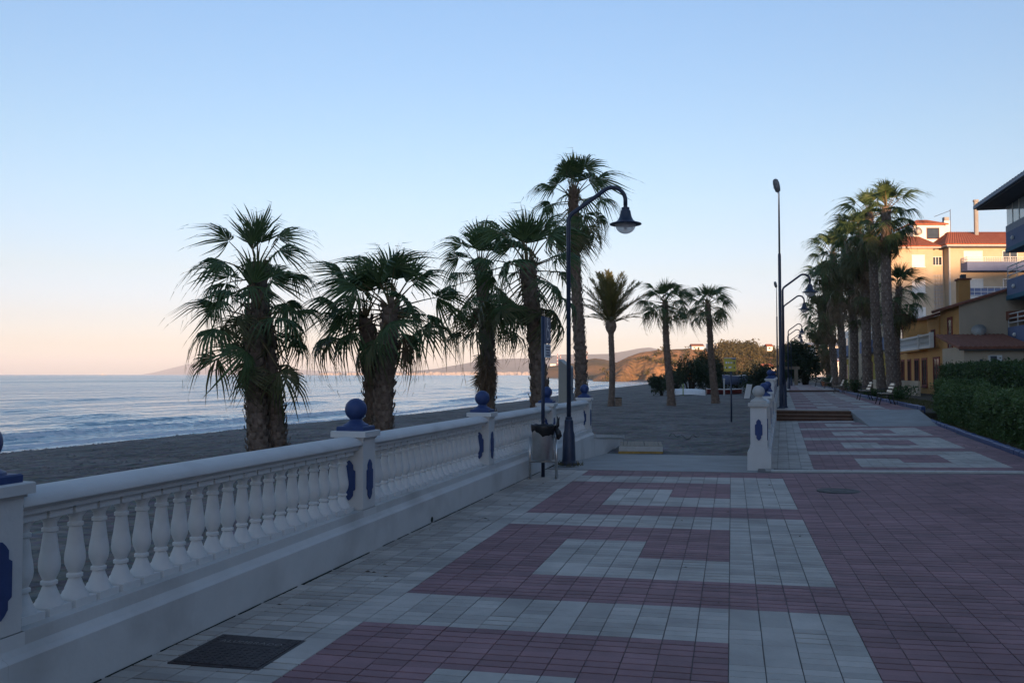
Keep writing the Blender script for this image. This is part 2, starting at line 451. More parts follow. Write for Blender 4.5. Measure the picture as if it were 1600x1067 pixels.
# ------------------------------------------------------------ sea
def sea_material():
    m = bpy.data.materials.new('sea_water'); m.use_nodes = True
    n, l = m.node_tree.nodes, m.node_tree.links
    p = n['Principled BSDF']
    p.inputs['Roughness'].default_value = 0.10
    p.inputs['IOR'].default_value = 1.33
    p.inputs['Base Color'].default_value = (0.150, 0.275, 0.340, 1)
    g = n.new('ShaderNodeNewGeometry')
    spx = n.new('ShaderNodeSeparateXYZ'); l.new(g.outputs['Position'], spx.inputs[0])      # open water: unresolved chop
    rr_ = n.new('ShaderNodeMapRange'); rr_.inputs['From Min'].default_value = -35; rr_.inputs['From Max'].default_value = -260; rr_.inputs['To Min'].default_value = .0; rr_.inputs['To Max'].default_value = 1.0
    l.new(spx.outputs['X'], rr_.inputs['Value'])
    def nzs(scale, sx, sy, det):
        mp = n.new('ShaderNodeMapping'); mp.inputs['Scale'].default_value = (sx, sy, 1)
        l.new(g.outputs['Position'], mp.inputs[0])
        t = n.new('ShaderNodeTexNoise'); t.inputs['Scale'].default_value = scale; t.inputs['Detail'].default_value = det
        t.inputs['Roughness'].default_value = 0.6
        l.new(mp.outputs[0], t.inputs[0]); return t
    a = nzs(0.09, 1.6, 0.55, 5); b = nzs(0.75, 1.4, 0.7, 4)
    b1 = n.new('ShaderNodeBump'); b1.inputs['Strength'].default_value = 1.0; b1.inputs['Distance'].default_value = 2.2
    l.new(a.outputs['Fac'], b1.inputs['Height'])
    b2 = n.new('ShaderNodeBump'); b2.inputs['Strength'].default_value = 0.8; b2.inputs['Distance'].default_value = 0.22
    l.new(b.outputs['Fac'], b2.inputs['Height']); l.new(b1.outputs[0], b2.inputs['Normal'])
    # subpixel chop: wave fronts run to the shore, so the facets lean landward
    tl_ = n.new('ShaderNodeVectorMath'); tl_.operation = 'ADD'; l.new(b2.outputs[0], tl_.inputs[0]); tl_.inputs[1].default_value = (.046, -.042, 0)
    nm_ = n.new('ShaderNodeVectorMath'); nm_.operation = 'NORMALIZE'; l.new(tl_.outputs[0], nm_.inputs[0])
    l.new(nm_.outputs[0], p.inputs['Normal'])
    # breeze patches ruffle the open water
    wp_ = nzs(0.012, 1.0, 0.35, 3)
    wr_ = n.new('ShaderNodeMapRange'); wr_.inputs['From Min'].default_value = .40; wr_.inputs['From Max'].default_value = .62; wr_.inputs['To Min'].default_value = .04; wr_.inputs['To Max'].default_value = .15
    l.new(wp_.outputs['Fac'], wr_.inputs['Value'])
    mu_ = n.new('ShaderNodeMath'); mu_.operation = 'MULTIPLY_ADD'; l.new(wr_.outputs[0], mu_.inputs[0]); l.new(rr_.outputs[0], mu_.inputs[1]); mu_.inputs[2].default_value = .10
    l.new(mu_.outputs[0], p.inputs['Roughness'])
    at_ = n.new('ShaderNodeAttribute'); at_.attribute_name = 'foam'
    fn = nzs(2.6, 1, 1, 8)
    ad = n.new('ShaderNodeMath'); ad.operation = 'ADD'; l.new(at_.outputs['Fac'], ad.inputs[0]); l.new(fn.outputs['Fac'], ad.inputs[1])
    mr = n.new('ShaderNodeMapRange'); mr.inputs['From Min'].default_value = 1.0; mr.inputs['From Max'].default_value = 1.20
    l.new(ad.outputs[0], mr.inputs['Value'])
    fo = n.new('ShaderNodeBsdfDiffuse'); fo.inputs[0].default_value = (0.62, 0.64, 0.66, 1)
    ms = n.new('ShaderNodeMixShader')
    l.new(mr.outputs[0], ms.inputs[0]); l.new(p.outputs[0], ms.inputs[1]); l.new(fo.outputs[0], ms.inputs[2])
    l.new(ms.outputs[0], n['Material Output'].inputs['Surface'])
    return m

#        offshore, width, height, how continuous (0..1), foam
WAVES = [(2.6, 0.6, 0.10, 0.8, 0.9), (6.5, 0.8, 0.30, 0.75, 0.85), (12.5, 1.5, 0.26, 0.5, 0.25), (21, 1.9, 0.26, 0.45, 0.0), (33, 2.4, 0.24, 0.5, 0.0),
         (49, 3.0, 0.22, 0.5, 0.0), (70, 4.0, 0.20, 0.5, 0.0), (98, 5.0, 0.18, 0.5, 0.0), (135, 6.5, 0.18, 0.5, 0), (185, 8, 0.16, 0.5, 0)]
def sea_point(x, y):
    s = shore_x(max(-200, min(y, 320))) - x if y < 330 else 400
    z, foam = SEA, 0.0
    if -4 < s < 230 and y < 340:
        for i, (s0, w, h, cont, fm) in enumerate(WAVES):
            si = s0 + (0.8 + 0.10 * s0) * nz3(y * 0.028, i * 7.7)
            u = (s - si) / w
            if abs(u) > 3: continue
            md = sst(-0.25, 0.35, nz3(y * (0.055 if i > 1 else 0.03), i * 3.1 + 40) + (cont - 0.5))
            prof = math.exp(-(u * u) * (3.0 if u < 0 else 1.0))
            z += h * md * prof
            if fm:
                foam += fm * md * (math.exp(-((u + 0.5) / 0.9) ** 2) * 0.85)
        foam += 0.75 * math.exp(-((s - 0.15) / 0.25) ** 2)
        if 1.0 < s < 9: foam += 0.10 * sst(1.0, 2.0, s) * sst(9, 6, s) * (0.6 + nz3(x * .5, y * .2))
        z += 0.02 * nz3(x * 0.8, y * 0.35, 3.0)
        if s < 1.5: z = SEA + (z - SEA) * sst(-0.5, 1.5, s) + 0.03 * sst(1.5, 0, s)
    return z, min(foam, 1.0)
azs = [-178 + 4 * i for i in range(31)] + [-54.5 + 0.135 * i for i in range(563)] + [22 + 2 * i for i in range(4)]
rows = [14.0]
while rows[-1] < 16000:
    rows.append(rows[-1] * (1.0105 if rows[-1] < 320 else 1.035))
sv, sf, foam_v = [], [], []
for r in rows:
    for a in azs:
        x, y = r * math.sin(R(a)), r * math.cos(R(a))
        z, fo = sea_point(x, y)
        sv.append((x, y, z)); foam_v.append(fo)
na = len(azs)
for j in range(len(rows) - 1):
    for i in range(na - 1):
        sf.append((j * na + i, j * na + i + 1, (j + 1) * na + i + 1, (j + 1) * na + i))
me = bpy.data.meshes.new('sea')
me.from_pydata(sv, [], sf)
me.flip_normals()
me.materials.append(sea_material())
me.polygons.foreach_set('use_smooth', [True] * len(sf))
fa = me.attributes.new('foam', 'FLOAT', 'POINT'); fa.data.foreach_set('value', foam_v)
me.update()
sea = link('sea', me); tag(sea, kind='structure')

# ------------------------------------------------------------ hills
def hill_material(name, rock, scrub, sc1, bump=0.6, thr=(0.42, 0.58)):
    m = mat(name, rock, 0.95, col2=scrub, scale=sc1, bump=bump, bscale=sc1 * 6, detail=10)
    rp = [x for x in m.node_tree.nodes if x.type == 'VALTORGB'][0]
    rp.color_ramp.elements[0].position, rp.color_ramp.elements[1].position = thr
    for x in m.node_tree.nodes:
        if x.type == 'BUMP': x.inputs['Distance'].default_value = 2.0
    return m
def ridge(name, prof, Z, front, back, m, rough, step=6, zb=SEA - 0.6, nt=22, seed=0, cliff=1.0, Zf=None, lat=1.0, gul=.26):
    """a hill: crest line given as (bearing column, row), foot 'front' metres nearer, slope 'back' metres behind"""
    cols = steps((prof[0][0], prof[-1][0], step))
    v, f = [], []
    ts = [i / nt for i in range(nt + 1)] + [1 + (i + 1) / 8 for i in range(8)]
    for ci, c in enumerate(cols):
        Zc = Zf(c) if Zf else Z
        H = 1.6 + (585 - lerp_tab(prof, c)) / 1400 * Zc
        for t in ts:
            if t <= 1:
                z = zb + (H - zb) * (sst(0, 1, t) * 0.55 + (t ** cliff) * 0.45)
                Zt = Zc - front * (1 - t)
            else:
                z = zb + (H - zb) * (1 - sst(1, 2, t) * 0.95)
                Zt = Zc + back * (t - 1)
            p = at(c * 1.0, Zt)
            w = (1 - abs(2 * min(t, 1) - 1)) if t < 1 else 0.6
            g = abs(fbm(p.x * 0.6 / rough * lat + seed, p.y * 0.12 / rough, seed * 1.7, 5))
            nn = fbm(p.x * 0.25 / rough + seed, p.y * 0.25 / rough, seed + 3.1, 5)
            z += w * ((H - zb) * (0.30 * nn - gul * g))
            if t >= 1: z += (H - zb) * 0.015 * nz3(p.x * 2 / rough, p.y * 2 / rough, seed)
            v.append((p.x, p.y, z))
    k = len(ts)
    for i in range(len(cols) - 1):
        for j in range(k - 1):
            f.append((i * k + j, (i + 1) * k + j, (i + 1) * k + j + 1, i * k + j + 1))
    me = bpy.data.meshes.new(name); me.from_pydata(v, [], f); me.materials.append(m)
    me.polygons.foreach_set('use_smooth', [True] * len(f)); me.update()
    o = link(name, me); tag(o, kind='structure')
    return o
M_CLIFF = hill_material('cliff_earth', (0.37, 0.205, 0.098), (0.17, 0.120, 0.052), 0.06, bump=1.0, thr=(.46, .66))
M_HILL2 = hill_material('dry_hill', (0.24, 0.145, 0.072), (0.125, 0.095, 0.045), 0.02)
M_MTN = hill_material('far_mountain', (0.13, 0.105, 0.085), (0.085, 0.080, 0.060), 0.0016, bump=0.3)
ridge('headland_hill', [(926, 590), (940, 582), (952, 574), (966, 564), (985, 555), (1000, 549.5), (1020, 546.5), (1050, 544.5), (1080, 542), (1110, 548), (1140, 546), (1175, 546),
                        (1205, 546), (1230, 540), (1260, 534), (1300, 528), (1380, 522), (1500, 520)], 430, 78, 160, M_CLIFF, 12, step=1.6, nt=34, seed=2, cliff=1.8, gul=.5, lat=1.5)
ridge('dry_hill', [(842, 589), (850, 577), (858, 571.5), (880, 569), (900, 567), (915, 563.5), (930, 561.5), (945, 563.5), (965, 568), (990, 571), (1020, 571), (1050, 575)],
      800, 110, 200, M_HILL2, 30, step=2.2, nt=22, seed=5, cliff=1.3)
ridge('shore_revetment', [(905, 591.5), (912, 587), (930, 585.5), (980, 585), (1030, 585), (1062, 586.5), (1075, 590)], 520, 14, 30, M_CLIFF, 2.2, step=1.0, nt=8, seed=8,
      Zf=lambda c: 560 - (c - 905) * 0.75)
ridge('far_mountain', [(560, 584.5), (620, 582), (680, 576), (720, 568.5), (760, 561), (800, 559.5), (830, 559), (860, 555.5), (880, 553.5), (920, 553), (950, 552), (980, 547),
                       (1000, 543), (1015, 541.5), (1040, 547), (1080, 552), (1200, 556), (1320, 560)], 6500, 1500, 1500, M_MTN, 330, step=3, seed=11)
ridge('distant_mountain', [(225, 584.5), (240, 582), (270, 574.5), (295, 569), (315, 571), (345, 575), (380, 578), (450, 577), (520, 580), (620, 580), (740, 578)], 13000, 1200, 800, M_MTN, 600, step=4, nt=12, seed=14)
# added unseen ridge behind the viewer: crest heights set where shade and sun fall
CREST = [(-420, 23), (-100, 23), (36, 22.3), (46.2, 22.0), (48.2, 17.8), (51.6, 17.8), (52.6, 22), (60, 21.6), (66, 22), (70, 24.5), (85, 26.6), (97, 28.5), (112, 27), (330, 26)]
def back_z(x, y):
    h = lerp_tab(CREST, x + (y + 120) * -0.325)
    return -0.5 + (h + 0.5) * math.exp(-((y + 120) / 26) ** 2)
tag(grid_mesh('shade_ridge_behind', steps((-400, 30, 14), (30, 110, 1.0), (110, 320, 12)), steps((-200, -128, 9), (-128, -112, 2), (-112, -45, 8)), back_z, M_CLIFF), kind='structure')

# ------------------------------------------------------------ promenade
prom = MB()
prom.prism([(-3.55, 1.0), (1.0, 1.0), (1.0, 15.3), (-3.55, 15.3)], lambda x, y: pz(x) - 0.25, lambda x, y: pz(x) - 0.007)
prom.prism([(1.0, 1.0), (xk(1.0), 1.0), (xk(15.3), 15.3), (1.0, 15.3)], lambda x, y: pz(x) - 0.25, lambda x, y: pz(x) - 0.007)
prom.prism([(0.40, 15.3), (1.0, 15.3), (1.95, 31.95), (1.25, 31.95)], lambda x, y: pz(x) - 0.25, lambda x, y: 0.01 * x - 0.007)
prom.prism([(1.0, 15.3), (xk(15.3), 15.3), (xk(31.95), 31.95), (1.95, 31.95)], lambda x, y: pz(x) - 0.25, lambda x, y: pz(x) - 0.007)
promenade = prom.build('promenade', M_GROUT)
tag(promenade, kind='structure')

TW, TD, UX, VY = 0.195, 0.4005, -0.03, 5.56
def pattern(c, r):
    """True = white tile; c column from the white strip's left edge, r row"""
    if c < -12: return True
    if c >= 4: return False
    u = (r // 2) % 5
    if u == 0: return True
    if u == 1: return False
    if u == 2: return c >= -8
    if u == 3: return c < -4 and c >= -8 or c >= 0
    return c >= 0
def tile_mesh(kind):
    m = MB(); w, d = TW / 2 - 0.003, TD / 2 - 0.0012
    if kind == 'flat':
        m.bbox(-w, w, -d, d, -0.02, 0.0, 0.003); return m
    gap, dep = (0.017, 0.009) if kind == 'deep' else (0.006, 0.003)
    m.cur = 1
    m.box(-w, w, -d, d, -0.02, -dep)
    m.cur = 0
    bl = (2 * d - 3 * gap) / 4
    for k in range(4):
        y0 = -d + k * (bl + gap)
        m.box(-w, w, y0, y0 + bl, -dep - 0.001, 0.0)
    return m
M_WHITEWORN = mat('white_groove_worn', (0.19, 0.185, 0.17), 0.9, var=.2, scale=3)
TM = {}
for kind in ('deep', 'worn', 'flat'):
    for cn, mm in (('w', M_WHITETILE), ('r', M_REDTILE)):
        TM[cn, kind] = tile_mesh(kind).mesh('tile', [mm, M_WHITEWORN if kind == 'worn' and cn == 'w' else M_WHITEGROOVE if cn == 'w' else M_REDGROOVE])
MBT = {k: tile_mesh(k) for k in ('deep', 'worn', 'flat')}
tr = random.Random(11)
near = []
for r in range(-7, 24):
    for c in range(-18, 32):
        x, y = UX + TW * (c + .5), VY + TD * (r + .5)
        if x > xk(y) - 0.05 or x < -3.36: continue
        near.append((c, r, x, y))
def tile_kind(c, r, white, y):
    if not white: return 'deep'
    if c < -13: return 'deep' if tr.random() < .75 else 'worn'
    return 'deep' if tr.random() < 0.10 else ('worn' if tr.random() < 0.75 else 'flat')
vis = []
for t in near:
    q = in_view(t[2], t[3], pz(t[2]))
    if q: vis.append((t[2] ** 2 + t[3] ** 2, t))
vis.sort()
chosen = {t[:2] for _, t in vis[:300]}
field_w, field_r = MB(), MB()
def add_tile(mb, proto, x, y, z, sl, jx=0.0):
    n = len(mb.v)
    mb.v += [(x + a, y + b, z + zz + a * sl) for a, b, zz in proto.v]
    for q in proto.f: mb.f.append(tuple(n + i for i in q))
    mb.m += proto.m
for c, r, x, y in near:
    w = pattern(c, r)
    k = tile_kind(c, r, w, y)
    sl = 0.01 if x < 1 else 0.02
    z = pz(x) + tr.uniform(-0.0012, 0.0012)
    if (c, r) in chosen:
        link('tile', TM['w' if w else 'r', k], promenade, (x, y, z), (tr.uniform(-.004, .004), -sl + tr.uniform(-.004, .004), 0))
    else:
        add_tile(field_w if w else field_r, MBT[k], x, y, z, sl)
# beyond the kerb stone: the same pattern, turned with the walk
for r in range(2, 43):
    for c in range(-17, 26):
        y = 14.65 + TD * (r + .5)
        if y < 15.62 or y > 31.78: continue
        x = 1.317 + 12 * TW + TW * (c + .5) + 0.052 * (y - 15.7)
        if x < xr(y) + 0.02 or x > xk(y) - 0.05: continue
        if x > 3.95 and y > 28.3 and x < 6.4: continue
        w = pattern(c, r)
        add_tile(field_w if w else field_r, MBT['flat' if y > 20 else ('worn' if w else 'deep')], x, y, pz(x) + tr.uniform(-.001, .001), 0.02)
tag(field_w.build('tile_field', [M_WHITETILE, M_WHITEGROOVE], promenade), kind='stuff')
tag(field_r.build('tile_field', [M_REDTILE, M_REDGROOVE], promenade), kind='stuff')

# white kerb stones across the walk, apron of the beach opening, stub wall
kerb = thing('kerb', 'low white kerb stones laid across the paving by the opening', 'kerb', (0, 0, 0))
for i in range(6):
    x0 = 0.62 + i * 0.63
    m = MB(); m.bbox(-0.312, 0.312, -0.07, 0.07, -0.06, 0.022, 0.008)
    m.build('kerb_stone', M_STONE, kerb, loc=(x0 + .315, 15.46 + (i % 2) * .004, pz(x0 + .3)), rot=(0, -0.02, 0))
ap = MB()
ap.prism([(-3.3, 15.31), (0.62, 15.31), (0.66, 22.0), (-2.2, 22.1), (-3.2, 22.3)], -0.6, lambda x, y: -0.012 + 0.006 * x - .0475 * (y - 15.31))
tag(ap.build('concrete_apron', M_CONC), kind='structure')

# steps and ramp to the upper walk
st = thing('steps', 'three brown tiled steps up to the higher promenade', 'steps', (0, 31.8, 0))
for i in range(3):
    z1 = 0.02 + 0.33 * (i + 1) / 3
    m = MB(); m.box(1.36 + .01 * i, 3.93, 0.30 * i, 1.25, -0.1, z1 - 0.03); m.build('riser', M_STEP, st)
    m = MB(); m.bbox(1.36 + .01 * i, 3.935, 0.30 * i - 0.025, 0.30 * (i + 1) + 0.02 if i < 2 else 1.25, z1 - 0.028, z1 + 0.002, 0.006)
    m.build('tread', mat('step_tread', (0.17, 0.10, 0.065), 0.8, var=0.2, scale=4), st)
rp_ = MB()
rp_.prism([(3.95, 28.3), (5.86, 28.3), (6.2, 33.1), (3.95, 33.1)], -0.1, lambda x, y: max(pz(x) + 0.004, pz(x) + 0.004 + (y - 28.3) / 4.8 * (pu(x) - pz(x) + 0.002)))
tag(rp_.build('ramp', M_CONC), kind='structure')
up = MB()
up.prism([(1.36, 33.0), (xk2(33), 33.0), (xk2(66), 66.0), (3.05, 66.0)], -0.1, lambda x, y: pu(x) - 0.008)
up.prism([(3.05, 66.0), (xk2(66), 66.0), (11.5, 114.5), (5.6, 114.5)], -0.1, lambda x, y: pu(x) + 0.11)
upper = up.build('upper_promenade', M_GROUT)
tag(upper, kind='structure')
uw, ur = MB(), MB()
for r in range(0, 203):
    y = 33.05 + TD * (r + .5)
    lvl = 0.0 if y < 65.8 else 0.118
    if 65.6 < y < 66.2: continue
    for c in range(-18, 20, 2):
        x = 2.2 + 12 * TW + TW * (c + 1) + 0.052 * (y - 33)
        if x - .1 < xr(y) + 0.05 or x + .2 > xk2(y): continue
        w = pattern(c, r)
        z = pu(x) + lvl
        (uw if w else ur).bbox(x - TW + .004, x + TW - .004, y - TD / 2 + .004, y + TD / 2 - .004, z - .03, z, .003)
tag(uw.build('tile_field', M_WHITETILE, upper), kind='stuff')
tag(ur.build('tile_field', M_REDTILE, upper), kind='stuff')
m = MB(); m.box(3.05, xk2(66), 65.9, 66.06, 0.0, 0.47); m.build('step_edge', M_STEP, upper)
# ------------------------------------------------------------ balustrades
def baluster_mesh():
    m = MB()
    m.box(-.078, .078, -.078, .078, .385, .425)
    m.lathe([(.075, .425), (.074, .434), (.066, .442), (.064, .452), (.054, .464), (.052, .474), (.041, .50), (.031, .528), (.043, .533), (.043, .548), (.032, .556),
             (.042, .578), (.052, .602), (.0555, .630), (.053, .665), (.045, .710), (.038, .765), (.032, .805), (.042, .810), (.042, .826), (.032, .833), (.035, .856),
             (.048, .875), (.060, .893)], 14, cap=False)
    m.box(-.070, .070, -.083, .083, .893, .935)
    return m.mesh('baluster', M_BALUSTER, 40)
BAL = baluster_mesh()
def plaque_poly(w, h, n=0.022):
    """long plaque with shouldered, pointed ends"""
    a = [(-w, -h + .10), (-w + n, -h + .085), (-w + n, -h + .045), (-w * .35, -h + .02), (0, -h), (w * .35, -h + .02), (w - n, -h + .045), (w - n, -h + .085), (w, -h + .10)]
    return a + [(x, -y) for x, y in reversed(a)]
PL = {}
def plaque_mesh():
    m = MB(); m.extr(plaque_poly(.062, .185), lambda p, q, t: (p, t, q), -0.012, 0.004)
    return m.mesh('plaque', M_BLUE)
PLQ = plaque_mesh()
def pier_meshes(ball_mat, cap_mat):
    s = MB()
    s.box(-.15, .15, -.15, .15, -.1, .385); s.box(-.138, .138, -.138, .138, .385, 1.035)
    s.box(-.15, .15, -.15, .15, 1.035, 1.052)
    shaft = s.mesh('shaft', M_WHITEWALL)
    c = MB(); c.bbox(-.175, .175, -.175, .175, 1.052, 1.108, .006)
    cap = c.mesh('cap', cap_mat)
    b = MB()
    b.bbox(-.135, .135, -.135, .135, 1.108, 1.15, .008)
    b.lathe([(.125, 1.148), (.120, 1.162), (.085, 1.180), (.062, 1.200), (.056, 1.212)] + [(.104 * math.cos(a), 1.305 + .104 * math.sin(a)) for a in [R(-60 + 7.5 * i) for i in range(1, 20)]] + [(.004, 1.409)], 24)
    return shaft, cap, b.mesh('ball_finial', ball_mat, 40)
PIER_BLUE = pier_meshes(M_BLUE, M_WHITEWALL)
PIER_STONE = pier_meshes(M_STONE, M_STONE)
def add_pier(par, x, y, z, meshes, faces=('front', 'near')):
    p = link('pier', meshes[0], par, (x, y, z))
    link('cap', meshes[1], p)
    link('ball_finial', meshes[2], p)
    if 'front' in faces: link('plaque', PLQ, p, (.140, 0, .655), (0, 0, R(90)))
    if 'near' in faces: link('plaque', PLQ, p, (0, -.140, .655))
    return p
def rail_profile(cx):
    pts = [(cx + .095, .935), (cx + .095, .962), (cx + .112, .966), (cx + .112, .978), (cx + .135, .982)]
    for i in range(0, 11):
        a = R(18 * i)
        pts.append((cx + .135 * math.cos(a), .988 + .072 * math.sin(a)))
    pts += [(cx - .112, .978), (cx - .112, .966), (cx - .095, .962), (cx - .095, .935)]
    return pts
WALLP = [(0, -.12), (0, .268), (-.010, .280), (-.030, .288), (-.052, .318), (-.052, .385), (-.348, .385), (-.348, .318), (-.39, .27), (-.40, -.5), (0, -.5)]
def balustrade(name, label, org, rz, piers, first, last, zf=lambda y: 0.0, pitch=0.187, stone_first=False, side=1):
    b = thing(name, label, 'balustrade', org, rz)
    fx = lambda p, q, t: (p * side, t, q + zf(t))
    m = MB()
    ys = [first] + [p for p in piers if first < p < last] + [last]
    for y0, y1 in zip(ys, ys[1:]):
        m2 = MB(); m2.extr(WALLP if side > 0 else WALLP[::-1], lambda p, q, t, z=zf((y0 + y1) / 2): (p * side, t, q + z), y0, y1 - .0015)
        m2.build('plinth_wall', M_WHITEWALL, b, 30)
    for i, y in enumerate(piers):
        add_pier(b, -.20 * side, y, zf(y + .01), PIER_STONE if (stone_first and i == 0) else PIER_BLUE)
    spans = [(a + .145, c - .145) for a, c in zip(piers, piers[1:])]
    if first < piers[0] - 1: spans.insert(0, (first, piers[0] - .145))
    if last > piers[-1] + 1: spans.append((piers[-1] + .145, last))
    for a, c in spans:
        z = zf((a + c) / 2)
        m2 = MB(); pr_ = rail_profile(-.20 * side)
        m2.extr(pr_, lambda p, q, t: (p, t, q + z), a, c); m2.build('rail', M_WHITEWALL, b, 35)
        n = int((c - a) / pitch)
        off = ((c - a) - (n - 1) * pitch) / 2
        for k in range(n):
            link('baluster', BAL, b, (-.20 * side, a + off + k * pitch, z), (0, 0, 0))
    return b
balustrade('balustrade', 'white balustrade with blue balls running from the foreground along the beach', (-3.36, 0, -.033), -0.01445,
           [3.575, 7.88, 12.08, 16.28, 20.3], -0.3, 20.46)
balustrade('balustrade', 'white balustrade beyond the beach opening, climbing beside the steps', (xr(16.05) + .20, 16.05, 0.0), -0.052,
           [0.0, 5.2, 10.4, 15.8, 21.2, 26.6, 32.0], -.16, 49.5, zf=lambda y: 0.0 if y < 15.6 else 0.35, stone_first=True)
wj = thing('wall_joint', 'dark joint where the long balustrade meets the paving', 'joint', (-3.36, 0, -.033), -0.01445)  # uneven thin dark strips along the wall foot
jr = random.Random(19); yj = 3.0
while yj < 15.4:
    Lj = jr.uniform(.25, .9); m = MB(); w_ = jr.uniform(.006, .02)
    m.prism([(-.01, yj), (w_, yj + .02), (w_ * jr.uniform(.4, 1.3), yj + Lj * .5), (w_ * jr.uniform(.5, 1.2), yj + Lj - .02), (-.01, yj + Lj)], -.01, .005); m.build('dark_strip', M_CORE, wj); yj += Lj + jr.choice((.01, .05, .3))
m = MB(); m.lathe([(.032, -.02), (.032, .004), (.024, .005)], 14); m.build('drain_hole', M_CORE, wj, True, loc=(.001, 9.45, .035), rot=(0, R(90), 0))
# stub wall that carries on past the last pier, down towards the sand
sw = thing('low_wall', 'low white stub wall with coping running down past the last pier', 'wall', (-3.36, 0, -.033), -0.01445)
m = MB(); m.extr([(20.47, -.7), (25.4, -.7), (25.4, -.16), (20.47, .19)], lambda a, b, t: (t, a, b), -.34, -.002); m.build('wall_body', M_WHITEWALL, sw)
m = MB(); m.extr([(20.47, .191), (25.5, -.164), (25.5, -.09), (20.47, .265)], lambda a, b, t: (t, a, b), -.38, .03); m.build('coping', M_WHITEWALL, sw)

# boarded step down to the sand
dp_ = at(967, 22.2)
dk = thing('boardwalk', 'short wooden boardwalk with yellow front edge on the sand', 'boardwalk', (dp_.x, dp_.y, -.36), R(6))
m = MB(); m.box(.03, 1.02, .06, 1.55, -.12, .165); m.build('frame', M_TWIG, dk)
for k in range(12):
    m = MB(); m.bbox(-.04, .04, 0, 1.55, .165, .20, .004); m.build('plank', M_WOOD, dk, loc=(.05 + k * .088, .05 + rnd.uniform(-.02, .02), rnd.uniform(-.004, .004)), rot=(0, 0, rnd.uniform(-.012, .012)))
m = MB(); m.box(-.01, 1.06, .012, .045, .07, .19); m.build('front_board', M_STONE, dk)
m = MB(); m.box(-.02, 1.07, -.015, .010, -.06, .068); m.build('front_edge', M_YELLOW, dk)

# ------------------------------------------------------------ iron covers in the paving
mc = thing('manhole_cover', 'square dark iron manhole cover with lettering beside the balustrade', 'manhole cover', (-2.825, 4.80, pz(-2.825) + .004), R(0))
m = MB(); m.box(-.285, .285, -.285, .285, -.02, .001); m.build('frame', M_IRON, mc)
m = MB(); m.bbox(-.262, .262, -.262, .262, .002, .007, .002)
m.build('lid', M_IRON, mc)
m = MB()
for i in range(13):
    for j in range(13):
        x, y = -.24 + i * .04, -.24 + j * .04
        if y > .08 and abs(x) < .2: continue
        m.box(x - .013, x + .013, y - .004, y + .004, .007, .0095, rot=R(45 if (i + j) % 2 else -45))
tag(m.build('tread_pattern', M_IRON, mc), kind='stuff')
m = MB(); m.box(-.19, .19, .10, .17, .007, .0085); m.build('letter_plate', M_IRON, mc)
def text(s, size, m, parent, loc):
    """raised letters, each a mesh of its own"""
    x = 0.0
    obs = []
    for ch in s:
        cu = bpy.data.curves.new('letter', 'FONT'); cu.body = ch; cu.size = size; cu.extrude = .0015; cu.resolution_u = 2
        tmp = bpy.data.objects.new('letter_tmp', cu); COL.objects.link(tmp)
        me_ = bpy.data.meshes.new_from_object(tmp.evaluated_get(bpy.context.evaluated_depsgraph_get()))
        me_.materials.clear(); me_.materials.append(m)
        bpy.data.objects.remove(tmp)
        w = max(v.co.x for v in me_.vertices)
        obs.append(link('letter', me_, parent, (x, loc[1] - size * .34, loc[2])))
        x += w + size * .10
    for o_ in obs: o_.location.x += loc[0] - x / 2
text('ALUMBRADO', .062, M_IRON2, mc, (0, .135, .0092))
rc = thing('manhole_cover', 'round iron manhole cover in the mauve paving near the kerb', 'manhole cover', (1.40, 12.95, pz(1.4) + .003), 0)
m = MB(); m.lathe([(.285, -.02), (.285, .003), (.262, .004)], 32); m.build('frame', M_IRON, rc)
m = MB(); m.lathe([(.255, -.01), (.255, .006), (.20, .008), (.20, .006), (.12, .006), (.12, .0085), (.02, .009)], 32); m.build('lid', M_IRON, rc)
dg = thing('drain_grate', 'narrow dark drain grate at the foot of the stone pier', 'grate', (1.02, 15.75, .012), 0)
m = MB(); m.box(-.34, .34, -.085, .085, -.03, .003); m.build('frame', M_IRON, dg)
for k in range(14):
    m = MB(); m.box(-.012, .012, -.07, .07, .003, .009); m.build('bar', M_IRON2, dg, loc=(-.305 + k * .047, 0, 0))

